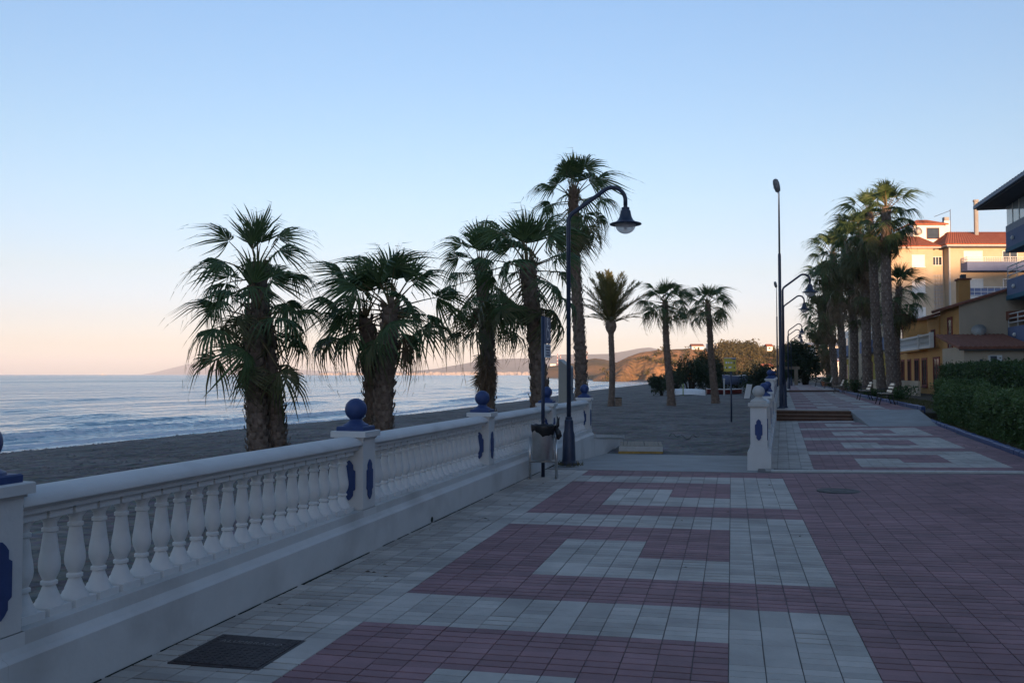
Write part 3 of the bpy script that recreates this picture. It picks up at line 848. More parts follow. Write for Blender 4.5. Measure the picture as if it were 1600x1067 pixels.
# ------------------------------------------------------------ street lamps
M_LAMPGLASS = mat('lamp_bowl', (0.62, 0.64, 0.66), 0.12, var=0.05, scale=3, spec=0.6)
def glassy(m):
    n, l = m.node_tree.nodes, m.node_tree.links
    tr_ = n.new('ShaderNodeBsdfTransparent'); tr_.inputs[0].default_value = (.85, .87, .9, 1)
    ms = n.new('ShaderNodeMixShader'); ms.inputs[0].default_value = .42
    o = n['Material Output']
    l.new(n['Principled BSDF'].outputs[0], ms.inputs[1]); l.new(tr_.outputs[0], ms.inputs[2]); l.new(ms.outputs[0], o.inputs['Surface'])
glassy(M_LAMPGLASS)
def street_lamp(label, loc, rz, s=1.0):
    t = thing('street_lamp', label, 'street lamp', loc, rz, 'blue street lamps along the promenade')
    m = MB(); m.lathe([(.15, 0), (.15, .05), (.125, .07), (.12, .12), (.105, .55), (.085, .62), (.080, .72), (.078, .80), (.062, .82), (.062, .86), (.04, .87)], 20)
    m.build('base', M_BLUEDARK, t, 30)
    pts = [(0, 0, .8), (0, 0, 4.40)]
    for i in range(1, 6):
        a = R(54 * i / 5); pts.append((.20 * (1 - math.cos(a)), 0, 4.40 + .20 * math.sin(a)))
    x0, z0 = pts[-1][0], pts[-1][2]
    dx, dz = math.cos(R(36)), math.sin(R(36))
    for i in range(1, 4): pts.append((x0 + dx * .24 * i, 0, z0 + dz * .24 * i))
    x1, z1 = pts[-1][0], pts[-1][2]
    r = .235; cx, cz = x1 + r * math.sin(R(36)), z1 - r * math.cos(R(36))
    for i in range(1, 12):
        a = R(126 - 126 * i / 11); pts.append((cx + r * math.cos(a), 0, cz + r * math.sin(a)))
    ex, ez = pts[-1][0], pts[-1][2]
    pts.append((ex, 0, ez - .10))
    m = MB(); m.tube(pts, [.04] * 2 + [.038] * (len(pts) - 2), 12); m.build('pole', M_BLUEDARK, t, True)
    L = MB(); z = ez - .12
    L.lathe([(.03, z + .06), (.036, z + .06), (.036, z - .01), (.072, z - .012), (.075, z - .06), (.092, z - .075), (.100, z - .13), (.115, z - .19), (.145, z - .245), (.185, z - .275), (.285, z - .305), (.292, z - .318),
             (.285, z - .326), (.19, z - .312), (.05, z - .25)], 28, (ex, 0, 0))
    sh = L.build('lamp_shade', M_BLUEDARK, t, 40)
    g = MB(); g.lathe([(.19, z - .316)] + [(.188 * math.cos(R(a)), z - .318 - .175 * math.sin(R(a))) for a in (5, 15, 25, 35, 45, 55, 65, 75, 84)] + [(.006, z - .494)], 28, (ex, 0, 0), cap=False)
    g.build('glass_bowl', M_LAMPGLASS, sh, True)
    bu = MB(); bu.lathe([(.02, z - .26), (.03, z - .30), (.035, z - .36), (.02, z - .41), (.004, z - .42)], 12, (ex, 0, 0)); bu.build('bulb', M_WHITE, sh, True)
    t.scale = (s, s, s)
    return t
street_lamp('blue curved-arm street lamp standing beside the litter bin', (-2.86, 16.0, -.03), R(13))
street_lamp('blue curved-arm street lamp at the top of the brown steps', (1.90, 35.2, .345), R(14))
p = at(1225, 50); street_lamp('blue street lamp just behind the one at the steps', (p.x, p.y, .36), R(14), 1.12)
p = at(1232, 69); street_lamp('blue street lamp halfway up the far promenade, third from the steps', (p.x, p.y, .46), R(10))
p = at(1231, 78); street_lamp('small far blue street lamp, second from the promenade end', (p.x, p.y, .46), R(-10))
p = at(1236, 88); street_lamp('smallest and farthest blue street lamp near the pergola', (p.x, p.y, .46), R(10))
def flood_mast(label, loc, h, rz):
    t = thing('floodlight_mast', label, 'floodlight', loc, rz, 'tall floodlight masts behind the balustrade')
    m = MB(); m.lathe([(.16, 0), (.16, .03), (.085, .05), (.062, .08), (.055, h * .70), (.042, h * .71)], 14); m.build('lower_pole', M_BLUEDARK, t, 30)
    m = MB(); m.lathe([(.036, h * .70), (.032, h - .1), (.028, h)], 12); m.build('upper_pole', M_STEEL, t, True)
    m = MB(); m.tube([(0, 0, h - .15), (-.05, 0, h + .02), (-.10, 0, h + .05)], .028, 8); m.build('bracket', M_STEEL, t, True)
    m = MB(); m.lathe([(.04, -.27), (.09, -.24), (.115, -.10), (.12, .06), (.095, .19), (.04, .24)], 16); hd = m.build('head', mat('grey_casing', (.16, .17, .18), .5), t, True, loc=(-.08, -.02, h + .20), rot=(R(12), R(-14), 0))
    m = MB(); m.lathe([(.005, -.02), (.075, -.015), (.085, .0)], 16); m.build('lens', M_LAMPGLASS, hd, True, loc=(-.07, -.07, -.05), rot=(R(75), 0, R(-45)))
    return t
flood_mast('tall thin floodlight mast rising beside the lamp at the steps', (1.78, 34.8, .34), 8.15, R(0))
p = at(1214.5, 73); flood_mast('second smaller floodlight mast farther along the balustrade', (p.x, p.y, .40), 8.35, 0)

# ------------------------------------------------------------ litter bin and sign
lb = thing('litter_bin', 'stainless steel litter bin with black bag beside the balustrade', 'litter bin', (-2.86, 13.72, pz(-2.86)), R(9))
for s in (-1, 1):
    m = MB(); m.tube([(s * .205, 0, 0), (s * .205, 0, .66)], .021, 12); lg = m.build('leg', M_STEEL, lb, True)
    m = MB(); m.lathe([(.05, 0), (.05, .008), (.03, .012)], 14, (s * .205, 0, 0)); m.build('foot_plate', M_STEEL, lg)
m = MB(); m.tube([(-.2, 0, .275), (.2, 0, .275)], .018, 10); m.build('crossbar', M_STEEL, lb, True)
m = MB(); m.lathe([(.02, .305), (.165, .31), (.172, .32), (.178, .80), (.183, .805), (.183, .82), (.172, .82), (.168, .40)], 32, cap=False); m.build('drum', M_STEEL, lb, 40)
m = MB()
br = random.Random(3)
prof = []
n = 32; b0 = len(m.v)
ringz = [(.172, .70), (.186, .74), (.190, .79), (.194, .835), (.185, .85), (.160, .83), (.150, .70)]
for r_, z_ in ringz:
    for i in range(n):
        a = 2 * math.pi * i / n
        w = (.035 * math.sin(a * 2 + .6) + .015 * math.sin(a * 5)) if z_ < .78 and r_ > .17 else .006 * math.sin(a * 9)
        rr = r_ + .004 * math.sin(a * 11) + (.0 if z_ > .62 else .010)
        m.v.append((rr * math.cos(a), rr * math.sin(a), z_ + w))
for k in range(len(ringz) - 1):
    for i in range(n):
        j = (i + 1) % n; m.face((b0 + k * n + i, b0 + k * n + j, b0 + (k + 1) * n + j, b0 + (k + 1) * n + i))
m.build('bag', M_BLACKBAG, lb, True)
m = MB()
m.tube([(.19, -.02, .80), (.23, -.04, .84), (.235, -.03, .93), (.215, -.03, .99)], [.035, .03, .02, .004], 8)
m.tube([(.20, -.03, .80), (.235, -.05, .74), (.25, -.05, .68), (.235, -.05, .62)], [.03, .045, .05, .015], 8)
m.tube([(.235, -.03, .90), (.26, -.03, .97)], [.02, .004], 6)
m.build('bag_knot', M_BLACKBAG, lb, True)
m = MB()
for s in (-1, 1): m.tube([(s * .205, 0, .60), (s * .17, 0, .60)], .014, 8)
m.build('hinge', M_STEEL, lb)

sg = thing('parking_sign', 'blue disabled parking sign on a dark post, seen almost edge on', 'sign', (-2.93, 14.05, pz(-2.9)), R(0))
m = MB(); m.tube([(0, 0, 0), (0, 0, 2.56)], .030, 12); m.build('post', M_BLUEDARK, sg, True)
M_SIGNBLUE = mat('sign_blue', (0.06, 0.085, 0.16), 0.4, var=.05, scale=3)
M_SIGNWHITE = mat('sign_white', (0.66, 0.69, 0.72), 0.4, var=.05, scale=3)
pn = thing('sign_head', None, None); pn.parent = sg; pn.location = (.035, .17, -.20); pn.rotation_euler = (0, 0, R(88))
def sbox(x0, x1, z0, z1, y0, y1, nm, mm, par=pn):
    m = MB(); m.box(x0, x1, y0, y1, z0, z1); return m.build(nm, mm, par)
sbox(-.20, .20, 2.33, 2.75, -.012, 0, 'panel', M_SIGNBLUE)
sbox(-.20, .20, 2.10, 2.315, -.012, 0, 'lower_panel', M_SIGNWHITE)
m = MB()
yy = -.0145
def strip(pts, w):
    for (a, b), (c, d) in zip(pts, pts[1:]):
        dx, dz = c - a, d - b; L = math.hypot(dx, dz); nx, nz = -dz / L * w, dx / L * w
        m.quad((a + nx, yy, b + nz), (a - nx, yy, b - nz), (c - nx, yy, d - nz), (c + nx, yy, d + nz))
cc = [(.03 * math.cos(R(a)) - .03, 2.70 + .03 * math.sin(R(a))) for a in range(0, 361, 30)]
strip(cc, .012)
strip([(-.03, 2.66), (-.02, 2.55), (.07, 2.55), (.11, 2.44)], .018)
strip([(-.025, 2.61), (.06, 2.61)], .014)
strip([(.10 * math.cos(R(a)) - .01, 2.49 + .10 * math.sin(R(a))) for a in range(120, 345, 15)], .012)
m.build('wheelchair_symbol', M_SIGNWHITE, pn)
m = MB(); yy = -.0145
for zz, w in ((2.27, .14), (2.225, .15), (2.18, .10), (2.14, .13)): m.box(-w, w, -.0155, -.012, zz - .010, zz + .010)
m.build('text_lines', M_SIGNBLUE, pn)

# shower column behind the balustrade
p = at(884, 27.5, -.35)
tm = thing('shower_column', 'pale grey beach column with slanted top behind the lamp post', 'column', (p.x, p.y, -.35), R(-34))
m = MB(); m.extr([(-.21, 0), (.21, 0), (.21, 2.18), (-.21, 2.42)], lambda a, b, t: (a, t, b), -.11, .11); m.build('body', mat('pale_panel', (.42, .42, .38), .5, var=.06, scale=3), tm)
m = MB(); m.box(.212, .225, -.10, .10, .2, 2.15); m.build('side_panel', mat('grey_panel', (.20, .23, .26), .4), tm)
for z in (.9, 1.55):
    m = MB(); m.tube([(.22, 0, z), (.30, 0, z + .03), (.30, 0, z - .05)], .022, 8); m.build('tap', M_STEEL, tm, True)

# weeds at the lamp foot
m = MB(); wr = random.Random(4)
for i in range(150):
    a = wr.uniform(0, 6.28); r_ = wr.uniform(.12, .26); x, y = -2.86 + r_ * math.cos(a), 16.0 + r_ * math.sin(a)
    h = wr.uniform(.03, .10); b = wr.uniform(0, 6.28); d = .02
    m.tri((x - .006, y, -.03), (x + .006, y, -.03), (x + d * math.cos(b) * 2, y + d * math.sin(b) * 2, -.03 + h))
tag(m.build('weeds', mat('dry_weed', (.07, .075, .03), .9, col2=(.14, .11, .06), scale=20)), 'dry weeds growing round the lamp post foot', 'weeds', kind='stuff')

# bits of dry leaf and litter blown over the paving
m = MB(); q_ = random.Random(61)
for i in range(170):
    y = q_.uniform(4.3, 30); x = q_.choice((q_.uniform(-3.3, -2.6), q_.uniform(-3.2, xk(y)), q_.uniform(xk(y) - 1.2, xk(y))))
    if y > 15.2 and x < xr(y) + .3: continue
    a = q_.uniform(0, 6.28); s_ = q_.uniform(.008, .03); z = pz(x) + .003; c_, n_ = math.cos(a) * s_, math.sin(a) * s_
    m.quad((x - c_, y - n_, z), (x + n_ * .4, y - c_ * .4, z + s_ * .3), (x + c_, y + n_, z), (x - n_ * .4, y + c_ * .4, z + s_ * .2))
tag(m.build('litter', mat('dry_litter', (.05, .035, .02), .9, col2=(.16, .12, .08), scale=9)), 'bits of dry leaf and litter scattered on the paving', 'litter', kind='stuff')

# ------------------------------------------------------------ beach things
sgn = thing('beach_sign', 'yellow beach rules sign on a dark blue post in the sand', 'sign', (at(1142, 37).x, at(1142, 37).y, -.07), R(5))
m = MB(); m.tube([(0, 0, -.5), (0, 0, 1.95)], .035, 10); m.build('post', M_BLUEDARK, sgn, True)
m = MB(); m.box(-.29, .20, -.06, -.036, 1.80, 2.36); m.build('panel', mat('sign_yellow', (.52, .42, .07), .5, var=.06, scale=3), sgn)
def flat(nm, polys, mm, y=-.0625):
    m = MB()
    for pl in polys:
        m.extr(pl, lambda a, b, t: (a, t, b), y, -.0600)
    return m.build(nm, mm, sgn)
def rect(x0, x1, z0, z1): return [(x0, z0), (x1, z0), (x1, z1), (x0, z1)]
flat('blue_corner', [[(-.03, 2.335), (.06, 2.285), (.19, 2.27), (.19, 2.335)]], M_SIGNBLUE)
flat('top_border', [rect(-.29, .20, 2.337, 2.36)], M_SIGNWHITE)
for r4 in ((-.22, -.16, 2.12, 2.20), (-.13, -.07, 2.13, 2.19), (-.04, .05, 2.13, 2.18), (-.10, .01, 1.93, 2.00), (-.25, -.22, 1.92, 2.0)): flat('white_pictogram', [rect(*r4)], M_SIGNWHITE)
for r4 in ((.10, .15, 2.10, 2.20), (-.21, -.15, 1.92, 1.97), (.10, .16, 1.92, 1.98), (-.02, .0, 2.14, 2.17)): flat('dark_pictogram', [rect(*r4)], M_BLUEDARK, -.0635)
def boat(label, loc, rz, L, B, H, hull, deck, inv=False, rim=None):
    t = thing('boat', label, 'boat', loc, rz, 'small boats drawn up on the beach')
    m = MB(); n = 14; prof = 7
    for i in range(n + 1):
        u = i / n; x = (u - .5) * L
        w = B / 2 * (1 - abs(2 * u - 1) ** 3.2 * (.9 if u > .5 else .35))
        zk = H * (.18 * max(0, u - .6) ** 2 * 6)
        for k in range(prof):
            a = R(-90 + 180 * k / (prof - 1))
            m.v.append((x, w * math.sin(a), zk + (H - zk + .12 * H * abs(2 * u - 1) ** 2) * (1 - math.cos(a) ** 1.6)))
    for i in range(n):
        for k in range(prof - 1):
            m.face((i * prof + k, (i + 1) * prof + k, (i + 1) * prof + k + 1, i * prof + k + 1))
    m.face(tuple(range(prof)))
    hl = m.build('hull', hull, t, 50)
    g = MB()
    for s in (0, prof - 1):
        g.tube([m.v[i * prof + s] for i in range(n + 1)], .035, 6)
    g.build('gunwale', rim or deck, t, True)
    d = MB()
    for i in range(n):
        a, b, c2, d2 = m.v[i * prof], m.v[(i + 1) * prof], m.v[(i + 1) * prof + prof - 1], m.v[i * prof + prof - 1]
        d.quad((a[0], a[1] * .96, a[2] - .06), (b[0], b[1] * .96, b[2] - .06), (c2[0], c2[1] * .96, c2[2] - .06), (d2[0], d2[1] * .96, d2[2] - .06))
    d.build('deck', deck, t)
    if inv:
        t.rotation_euler = (R(180 - 8), 0, rz); t.location = (loc[0], loc[1], loc[2] + H * 1.0)
    return t
M_BOATRED = mat('boat_red', (.16, .03, .025), .5, var=.2, scale=3)
boat('white upturned dinghy lying between the two beach palms', (at(1073, 84).x, at(1073, 84).y, -.36), R(14), 3.4, 1.3, .62, M_WHITE, M_WHITE, True)
boat('red hulled rowing boat with white deck behind the right beach palm', (at(1131, 88).x, at(1131, 88).y, -.36), R(10), 3.4, 1.2, .5, M_BOATRED, M_WHITE)
p = at(1149, 95); boat('white boat with blue hull half hidden behind the shrubs', (p.x, p.y, .55), R(20), 2.6, 1.4, .9, M_BALBLUE, M_WHITE)
p = at(1067, 80)
gp = thing('marker_pole', 'thin yellow green pole standing in front of the dinghy', 'pole', (p.x, p.y, -.36), 0)
m = MB(); m.lathe([(.045, 0), (.045, 1.10), (.035, 1.13), (.01, 1.14)], 10); m.build('shaft', mat('lime_paint', (.30, .36, .07), .5), gp, True)
m = MB(); m.lathe([(.09, -.05), (.09, .04), (.05, .06)], 10); m.build('foot', M_CONC, gp)
p = at(1131, 84)
wp = thing('white_post', 'white wooden post standing beside the red boat', 'post', (p.x, p.y, -.36), 0)
m = MB(); m.box(-.07, .07, -.07, .07, 0, 1.45); m.build('shaft', M_STONE, wp)
m = MB(); m.lathe([(.10, 1.45), (.12, 1.50), (.10, 1.56), (.02, 1.60)], 10); m.build('head', M_STONE, wp)
wb = thing('white_slab', 'white slab leaning sideways beside the stone pier', 'slab', (at(1167, 74).x, at(1167, 74).y, -.37), R(8))
m = MB(); m.extr([(-.25, 0), (.17, 0), (.40, 1.15), (-.02, 1.18)], lambda a, b, t: (a, t, b), -.06, .06); m.build('board', M_WHITE, wb)
m = MB(); m.tube([(.1, .05, .7), (.35, .7, 0)], .03, 6); m.build('prop', M_TWIG, wb)
# box at the foot of the date palm
bx_ = thing('wooden_box', 'small brown box standing at the foot of the date palm', 'box', (at(966, 56.5).x, at(966, 56.5).y, ground_z(*at(966, 56.5)[:2]) - .02), R(10))
m = MB(); m.box(-.2, .2, -.15, .15, 0, .52); m.build('body', M_BOOT, bx_)
m = MB(); m.box(-.22, .22, -.17, .17, .52, .56); m.build('lid', M_TWIG, bx_)
# old rope on the sand and pebbles
rpth = [at(1045 + i * 3.2, 28.5 + 1.6 * math.sin(i * .9) * math.cos(i * .37)) for i in range(16)]
m = MB(); m.tube([(q.x, q.y, ground_z(q.x, q.y) + .015) for q in rpth], .009, 6)
tag(m.build('rope', M_CORE, None, True), 'dark rope lying in loops on the sand of the opening', 'rope')
m = MB(); pr2 = random.Random(21)
def pebble(x, y, s):
    z = ground_z(x, y); n = len(m.v)
    a = pr2.uniform(0, 6.28)
    for k in range(5):
        b = a + k * 1.2566
        m.v.append((x + s * pr2.uniform(.7, 1.1) * math.cos(b), y + s * pr2.uniform(.7, 1.1) * math.sin(b), z - .004))
    m.v.append((x + s * .1, y, z + s * pr2.uniform(.4, .7)))
    for k in range(5): m.face((n + k, n + (k + 1) % 5, n + 5))
for i in range(9000):
    y = 16 + pr2.random() ** 1.6 * 55
    d = pr2.random() ** 1.4 * 17 + .8
    x = shore_x(y) + d
    if fbm(x * .3, y * .12, 9) < -.05 and pr2.random() < .7: continue
    pebble(x, y, pr2.choice((.02, .03, .03, .05, .07)))
for i in range(2500):
    x, y = pr2.uniform(-9, 1.5), pr2.uniform(18.5, 60)
    if x > xr(y) - .3 or y < 22.4: continue
    pebble(x, y, pr2.choice((.015, .02, .03)))
tag(m.build('pebbles', mat('pebble', (.10, .095, .09), .9, col2=(.26, .25, .24), scale=4)), 'scattered grey pebbles on the dark beach sand', 'pebbles', kind='stuff')
# ------------------------------------------------------------ palms
def fan_mesh(name, leafm, Lp, Rb, n, spread, bend, tipdroop, fold, seed, close=0.0):
    """fan frond: stalk along +X, blade of n pleated segments with split drooping tips"""
    q = random.Random(seed); m = MB()
    m.cur = 1
    sag = 0.12 * Lp
    pts = [(Lp * t, 0, -sag * t * t) for t in (0, .35, .7, 1.0)]
    m.tube(pts, [.035, .022, .016, .012], 4, cap=False)
    m.cur = 0
    hx, hz = Lp, -sag
    def P(th, r, up=0.0):
        x = r * math.cos(th); y = r * math.sin(th)
        y *= (1 - close * .75 * min(1, r / Rb))
        rr = r / Rb
        z = -bend * rr * rr * Rb * (.55 + .45 * math.cos(th)) - fold * abs(y) - tipdroop * Rb * max(0, rr - .5) ** 2 * 2.2 + up
        x *= (1 - .28 * bend * rr)
        return (hx + x, y, hz + z)
    for i in range(n):
        t0 = -spread + 2 * spread * i / n; t1 = -spread + 2 * spread * (i + 1) / n
        tm = (t0 + t1) / 2; d = (t1 - t0) / 2
        Rl = Rb * (.80 + .20 * math.cos(tm * .7)) * q.uniform(.88, 1.08)
        ro = .44 + .06 * math.cos(tm)
        pl = .018 * (1 if i % 2 else -1)
        jt = q.uniform(-.05, .05)
        if q.random() < .09 and leafm is not M_FROND or q.random() < .04: continue
        Rl *= q.choice((1, 1, 1, 1, .82, .7))
        dr = q.uniform(0.02, .22) * Rb * tipdroop
        a0, a1 = P(t0, .04 * Rb), P(t1, .04 * Rb)
        b0, b1 = P(t0, ro * Rl, pl), P(t1, ro * Rl, -pl)
        c0, c1 = P(tm - d * .52 + jt * .4, .76 * Rl), P(tm + d * .52 + jt * .4, .76 * Rl)
        e = P(tm + jt, Rl); e = (e[0], e[1], e[2] - dr)
        k = len(m.v); m.v += [a0, a1, b1, b0, c1, c0, e]
        m.face((k, k + 1, k + 2, k + 3)); m.face((k + 3, k + 2, k + 4, k + 5)); m.face((k + 5, k + 4, k + 6))
        if q.random() < .6:                      # hanging thread
            w = .006
            m.tri((e[0] - w, e[1], e[2] + .02), (e[0] + w, e[1], e[2] + .02), (e[0] + q.uniform(-.05, .05), e[1] + q.uniform(-.05, .05), e[2] - q.uniform(.14, .34)))
    return m.mesh(name, [leafm, M_PETIOLE])
FR = {'young': [fan_mesh('frond', M_FROND, .55, .85, 18, R(52 + 12 * s), .05, .15, -.15, s) for s in range(3)],
      'green': [fan_mesh('frond', M_FROND, 1.02, .84, 27, R(104 + 6 * s), .34 + .05 * s, .95, .12 + .08 * s, 10 + s) for s in range(4)],
      'old': [fan_mesh('frond', M_FROND2, 1.10, .84, 27, R(104 + 6 * s), .45, 1.10, .22 + .1 * s, 20 + s, close=.12 * s) for s in range(4)],
      'dead': [fan_mesh('frond', M_DEAD, .60, .85, 24, R(90), .35, .40, .55, 30 + s, close=.55) for s in range(3)]}
def trunk_path(h, lean, seed):
    q = random.Random(seed)
    return [Vector((lean[0] * (t ** 1.4) + .04 * h * .25 * math.sin(t * 5 + seed), lean[1] * (t ** 1.4), h * t)) for t in [i / 14 for i in range(15)]]
def palm_trunk(par, h, r0, r1, lean, seed, boots=1.0, boot_from=0.0, size=1.0, foot=0.25, smooth_lo=0.0):
    q = random.Random(seed * 13 + 1)
    path = trunk_path(h, lean, seed)
    m = MB(); nseg, nk = 46, 12
    def pos(t):
        f = t * 14; i = min(13, int(f)); return path[i].lerp(path[i + 1], f - i)
    def rad(t): return r0 + (r1 - r0) * t + foot * r0 * math.exp(-t * h / .35)
    for i in range(nseg + 1):
        t = i / nseg; p = pos(t)
        for k in range(nk):
            a = 2 * math.pi * k / nk
            rr = rad(t) * (1 + .07 * nz3(k * 1.7, i * .9, seed) + .05 * (1 if i % 2 else -1))
            m.v.append((p.x + rr * math.cos(a), p.y + rr * math.sin(a), p.z - (.25 if i == 0 else 0)))
    for i in range(nseg):
        for k in range(nk):
            j = (k + 1) % nk; m.face((i * nk + k, i * nk + j, (i + 1) * nk + j, (i + 1) * nk + k))
    m.build('trunk', M_TRUNK, par, True)
    b = MB()
    rows_ = int(h * 7.2 * boots); nb = 8
    for i in range(rows_):
        t = boot_from + (1 - boot_from) * (i + .5) / rows_
        p = pos(t); rr = rad(t) * .96
        for k in range(nb):
            if q.random() < .12: continue
            a = 2 * math.pi * (k + .5 * (i % 2)) / nb + q.uniform(-.12, .12)
            ca, sa = math.cos(a), math.sin(a)
            L = size * q.uniform(.16, .27) * (1.25 if t > .8 else 1); w = size * q.uniform(.045, .075); o = size * q.uniform(.02, .10) * (1.5 if t > .85 else 1)
            z0 = p.z - .03
            def V(u, v, z): return (p.x + (rr + u) * ca - v * sa, p.y + (rr + u) * sa + v * ca, z)
            n = len(b.v)
            b.v += [V(-.02, -w, z0), V(-.02, w, z0), V(.025 + o * .5, -w * .75, z0 + L * .55), V(.025 + o * .5, w * .75, z0 + L * .55),
                    V(o, -w * .8, z0 + L), V(o + .01, -w * .15, z0 + L * .86), V(o, w * .7, z0 + L * q.uniform(.85, 1.05)), V(.035, 0, z0 + L * .25)]
            for f in ((0, 1, 7), (0, 7, 2), (1, 3, 7), (2, 7, 3), (2, 5, 4), (2, 3, 5), (3, 6, 5)): b.face(tuple(n + x for x in f))
    if rows_: tag(b.build('leaf_bases', M_BOOTG if size == .62 else M_BOOT, par), kind='stuff')
    return pos(1.0)
def crown(par, top, seed, n_young=5, n_green=20, n_old=8, n_dead=3, s=1.0, spread_z=.45, low=-38, old_to=-68):
    q = random.Random(seed * 7 + 5); az = q.uniform(0, 6.28)
    seq = [('young', 88 - 22 * i / max(1, n_young)) for i in range(n_young)]
    seq += [('green', 66 - (66 - low) * (i / max(1, n_green - 1)) ** .9) for i in range(n_green)]
    seq += [('old', low + 4 - (low - old_to) * i / max(1, n_old - 1)) for i in range(n_old)]
    seq += [('dead', -62 - 24 * i / max(1, n_dead)) for i in range(n_dead)]
    for i, (kd, el) in enumerate(seq):
        az += 2.39996 + q.uniform(-.25, .25)
        e = R(el + q.uniform(-7, 7) * (2.2 if kd == 'old' else 1))
        mat4 = Matrix.Rotation(az, 4, 'Z') @ Matrix.Rotation(-e, 4, 'Y') @ Matrix.Rotation(q.uniform(-.75, .75), 4, 'X')
        o = bpy.data.objects.new('dead_frond' if kd == 'dead' else 'frond', q.choice(FR[kd])); COL.objects.link(o)
        o.parent = par
        dz = -spread_z * i / len(seq)
        k = s * q.uniform(.86, 1.12)
        o.matrix_local = Matrix.Translation((top.x + .05 * math.cos(az), top.y + .05 * math.sin(az), top.z + .12 + dz)) @ mat4 @ Matrix.Diagonal((k, k, k, 1))
def fan_palm(label, loc, h, r0, r1, lean, seed, group, boots=1.0, boot_from=0.0, size=1.0, **kw):
    t = thing('fan_palm', label, 'palm tree', loc, 0, group)
    top = palm_trunk(t, h, r0, r1, lean, seed, boots, boot_from, size)
    crown(t, top, seed, **kw)
    return t
G1 = 'shaggy fan palms on the beach behind the balustrade'
def gp_(x, y): return (x, y, ground_z(x, y) - .03)
def rl(px_shift, Z): return (.9713 * px_shift * Z / 1400, .2378 * px_shift * Z / 1400)
# leftmost clump of two
x, y = at(431, 20)[:2]; fan_palm('tallest palm of the leftmost clump, ragged with dead leaf tips', gp_(x, y), 4.5, .23, .20, rl(-30, 20), 1, G1, n_young=6, n_green=12, n_old=5, n_dead=4, s=.84, spread_z=1.0, old_to=-52)
x, y = at(405, 19.6)[:2]; fan_palm('lower palm leaning against the trunk of the leftmost clump', gp_(x, y), 3.45, .22, .19, rl(-8, 20), 2, G1, n_young=3, n_green=13, n_old=5, n_dead=2, s=.90, spread_z=.8, low=-30, old_to=-44)
# second clump
x, y = at(600, 21)[:2]; fan_palm('broad low palm of the second clump, spreading over the sea', gp_(x, y), 3.62, .24, .20, rl(8, 21), 3, G1, n_young=6, n_green=17, n_old=3, n_dead=1, s=.98, spread_z=.4, low=-14, old_to=-32)
x, y = at(587, 21.8)[:2]; fan_palm('slimmer leaning palm at the left of the second clump', gp_(x, y), 3.40, .18, .16, rl(-18, 21.8), 4, G1, n_young=4, n_green=10, n_old=3, n_dead=1, s=.92, spread_z=.4, low=-20, old_to=-36)
x, y = at(764, 26)[:2]; fan_palm('third shaggy palm with brown dead leaves hanging on its trunk', gp_(x, y), 5.15, .21, .18, rl(-12, 26), 5, G1, n_young=6, n_green=14, n_old=5, n_dead=3, s=.88, spread_z=1.0, old_to=-54)
palm3 = bpy.data.objects['fan_palm.004'] if 'fan_palm.004' in bpy.data.objects else None
x, y = at(843, 23)[:2]; fan_palm('dense dark palm with wide skirt behind the parking sign', gp_(x, y), 4.85, .22, .19, rl(-15, 23), 6, G1, n_young=6, n_green=18, n_old=6, n_dead=2, s=.96, spread_z=.7, old_to=-54)
x, y = at(905, 36)[:2]; fan_palm('tallest beach palm, straight behind the curved street lamp', gp_(x, y), 9.45, .24, .19, rl(-6, 36), 7, G1, n_young=7, n_green=18, n_old=8, n_dead=4, s=1.10, spread_z=1.3, old_to=-58)
G2 = 'small fan palms standing alone on the sand'
x, y = at(1047, 56)[:2]; fan_palm('left one of two small round-headed palms on open sand', gp_(x, y), 6.45, .24, .17, rl(-8, 56), 8, G2, boots=.8, size=.8, n_young=6, n_green=19, n_old=6, n_dead=0, s=1.0, spread_z=.3, low=-24, old_to=-40)
x, y = at(1117, 61)[:2]; fan_palm('right one of two small round-headed palms, beside the yellow sign', gp_(x, y), 6.75, .25, .17, rl(-12, 61), 9, G2, boots=.8, size=.8, n_young=6, n_green=18, n_old=6, n_dead=0, s=1.0, spread_z=.3, low=-24, old_to=-40)
# dead leaves hanging round the third palm's trunk
if palm3:
    q = random.Random(77)
    for i in range(11):
        a = q.uniform(0, 6.28); zt = q.uniform(2.3, 3.1)
        o = bpy.data.objects.new('dead_frond', q.choice(FR['dead'])); COL.objects.link(o); o.parent = palm3
        o.matrix_local = Matrix.Translation((.12 * math.cos(a) - .1, .12 * math.sin(a), zt)) @ Matrix.Rotation(a, 4, 'Z') @ Matrix.Rotation(R(q.uniform(58, 82)), 4, 'Y') @ Matrix.Diagonal((.8, .8, .8, 1))
    for i in range(4):
        a = 1.2 + i * 1.7
        o = bpy.data.objects.new('frond', FR['old'][i]); COL.objects.link(o); o.parent = palm3
        o.matrix_local = Matrix.Translation((-.05, 0, 3.3 + .1 * i)) @ Matrix.Rotation(a, 4, 'Z') @ Matrix.Rotation(R(-5 + 9 * i), 4, 'Y') @ Matrix.Diagonal((.85, .85, .85, 1))
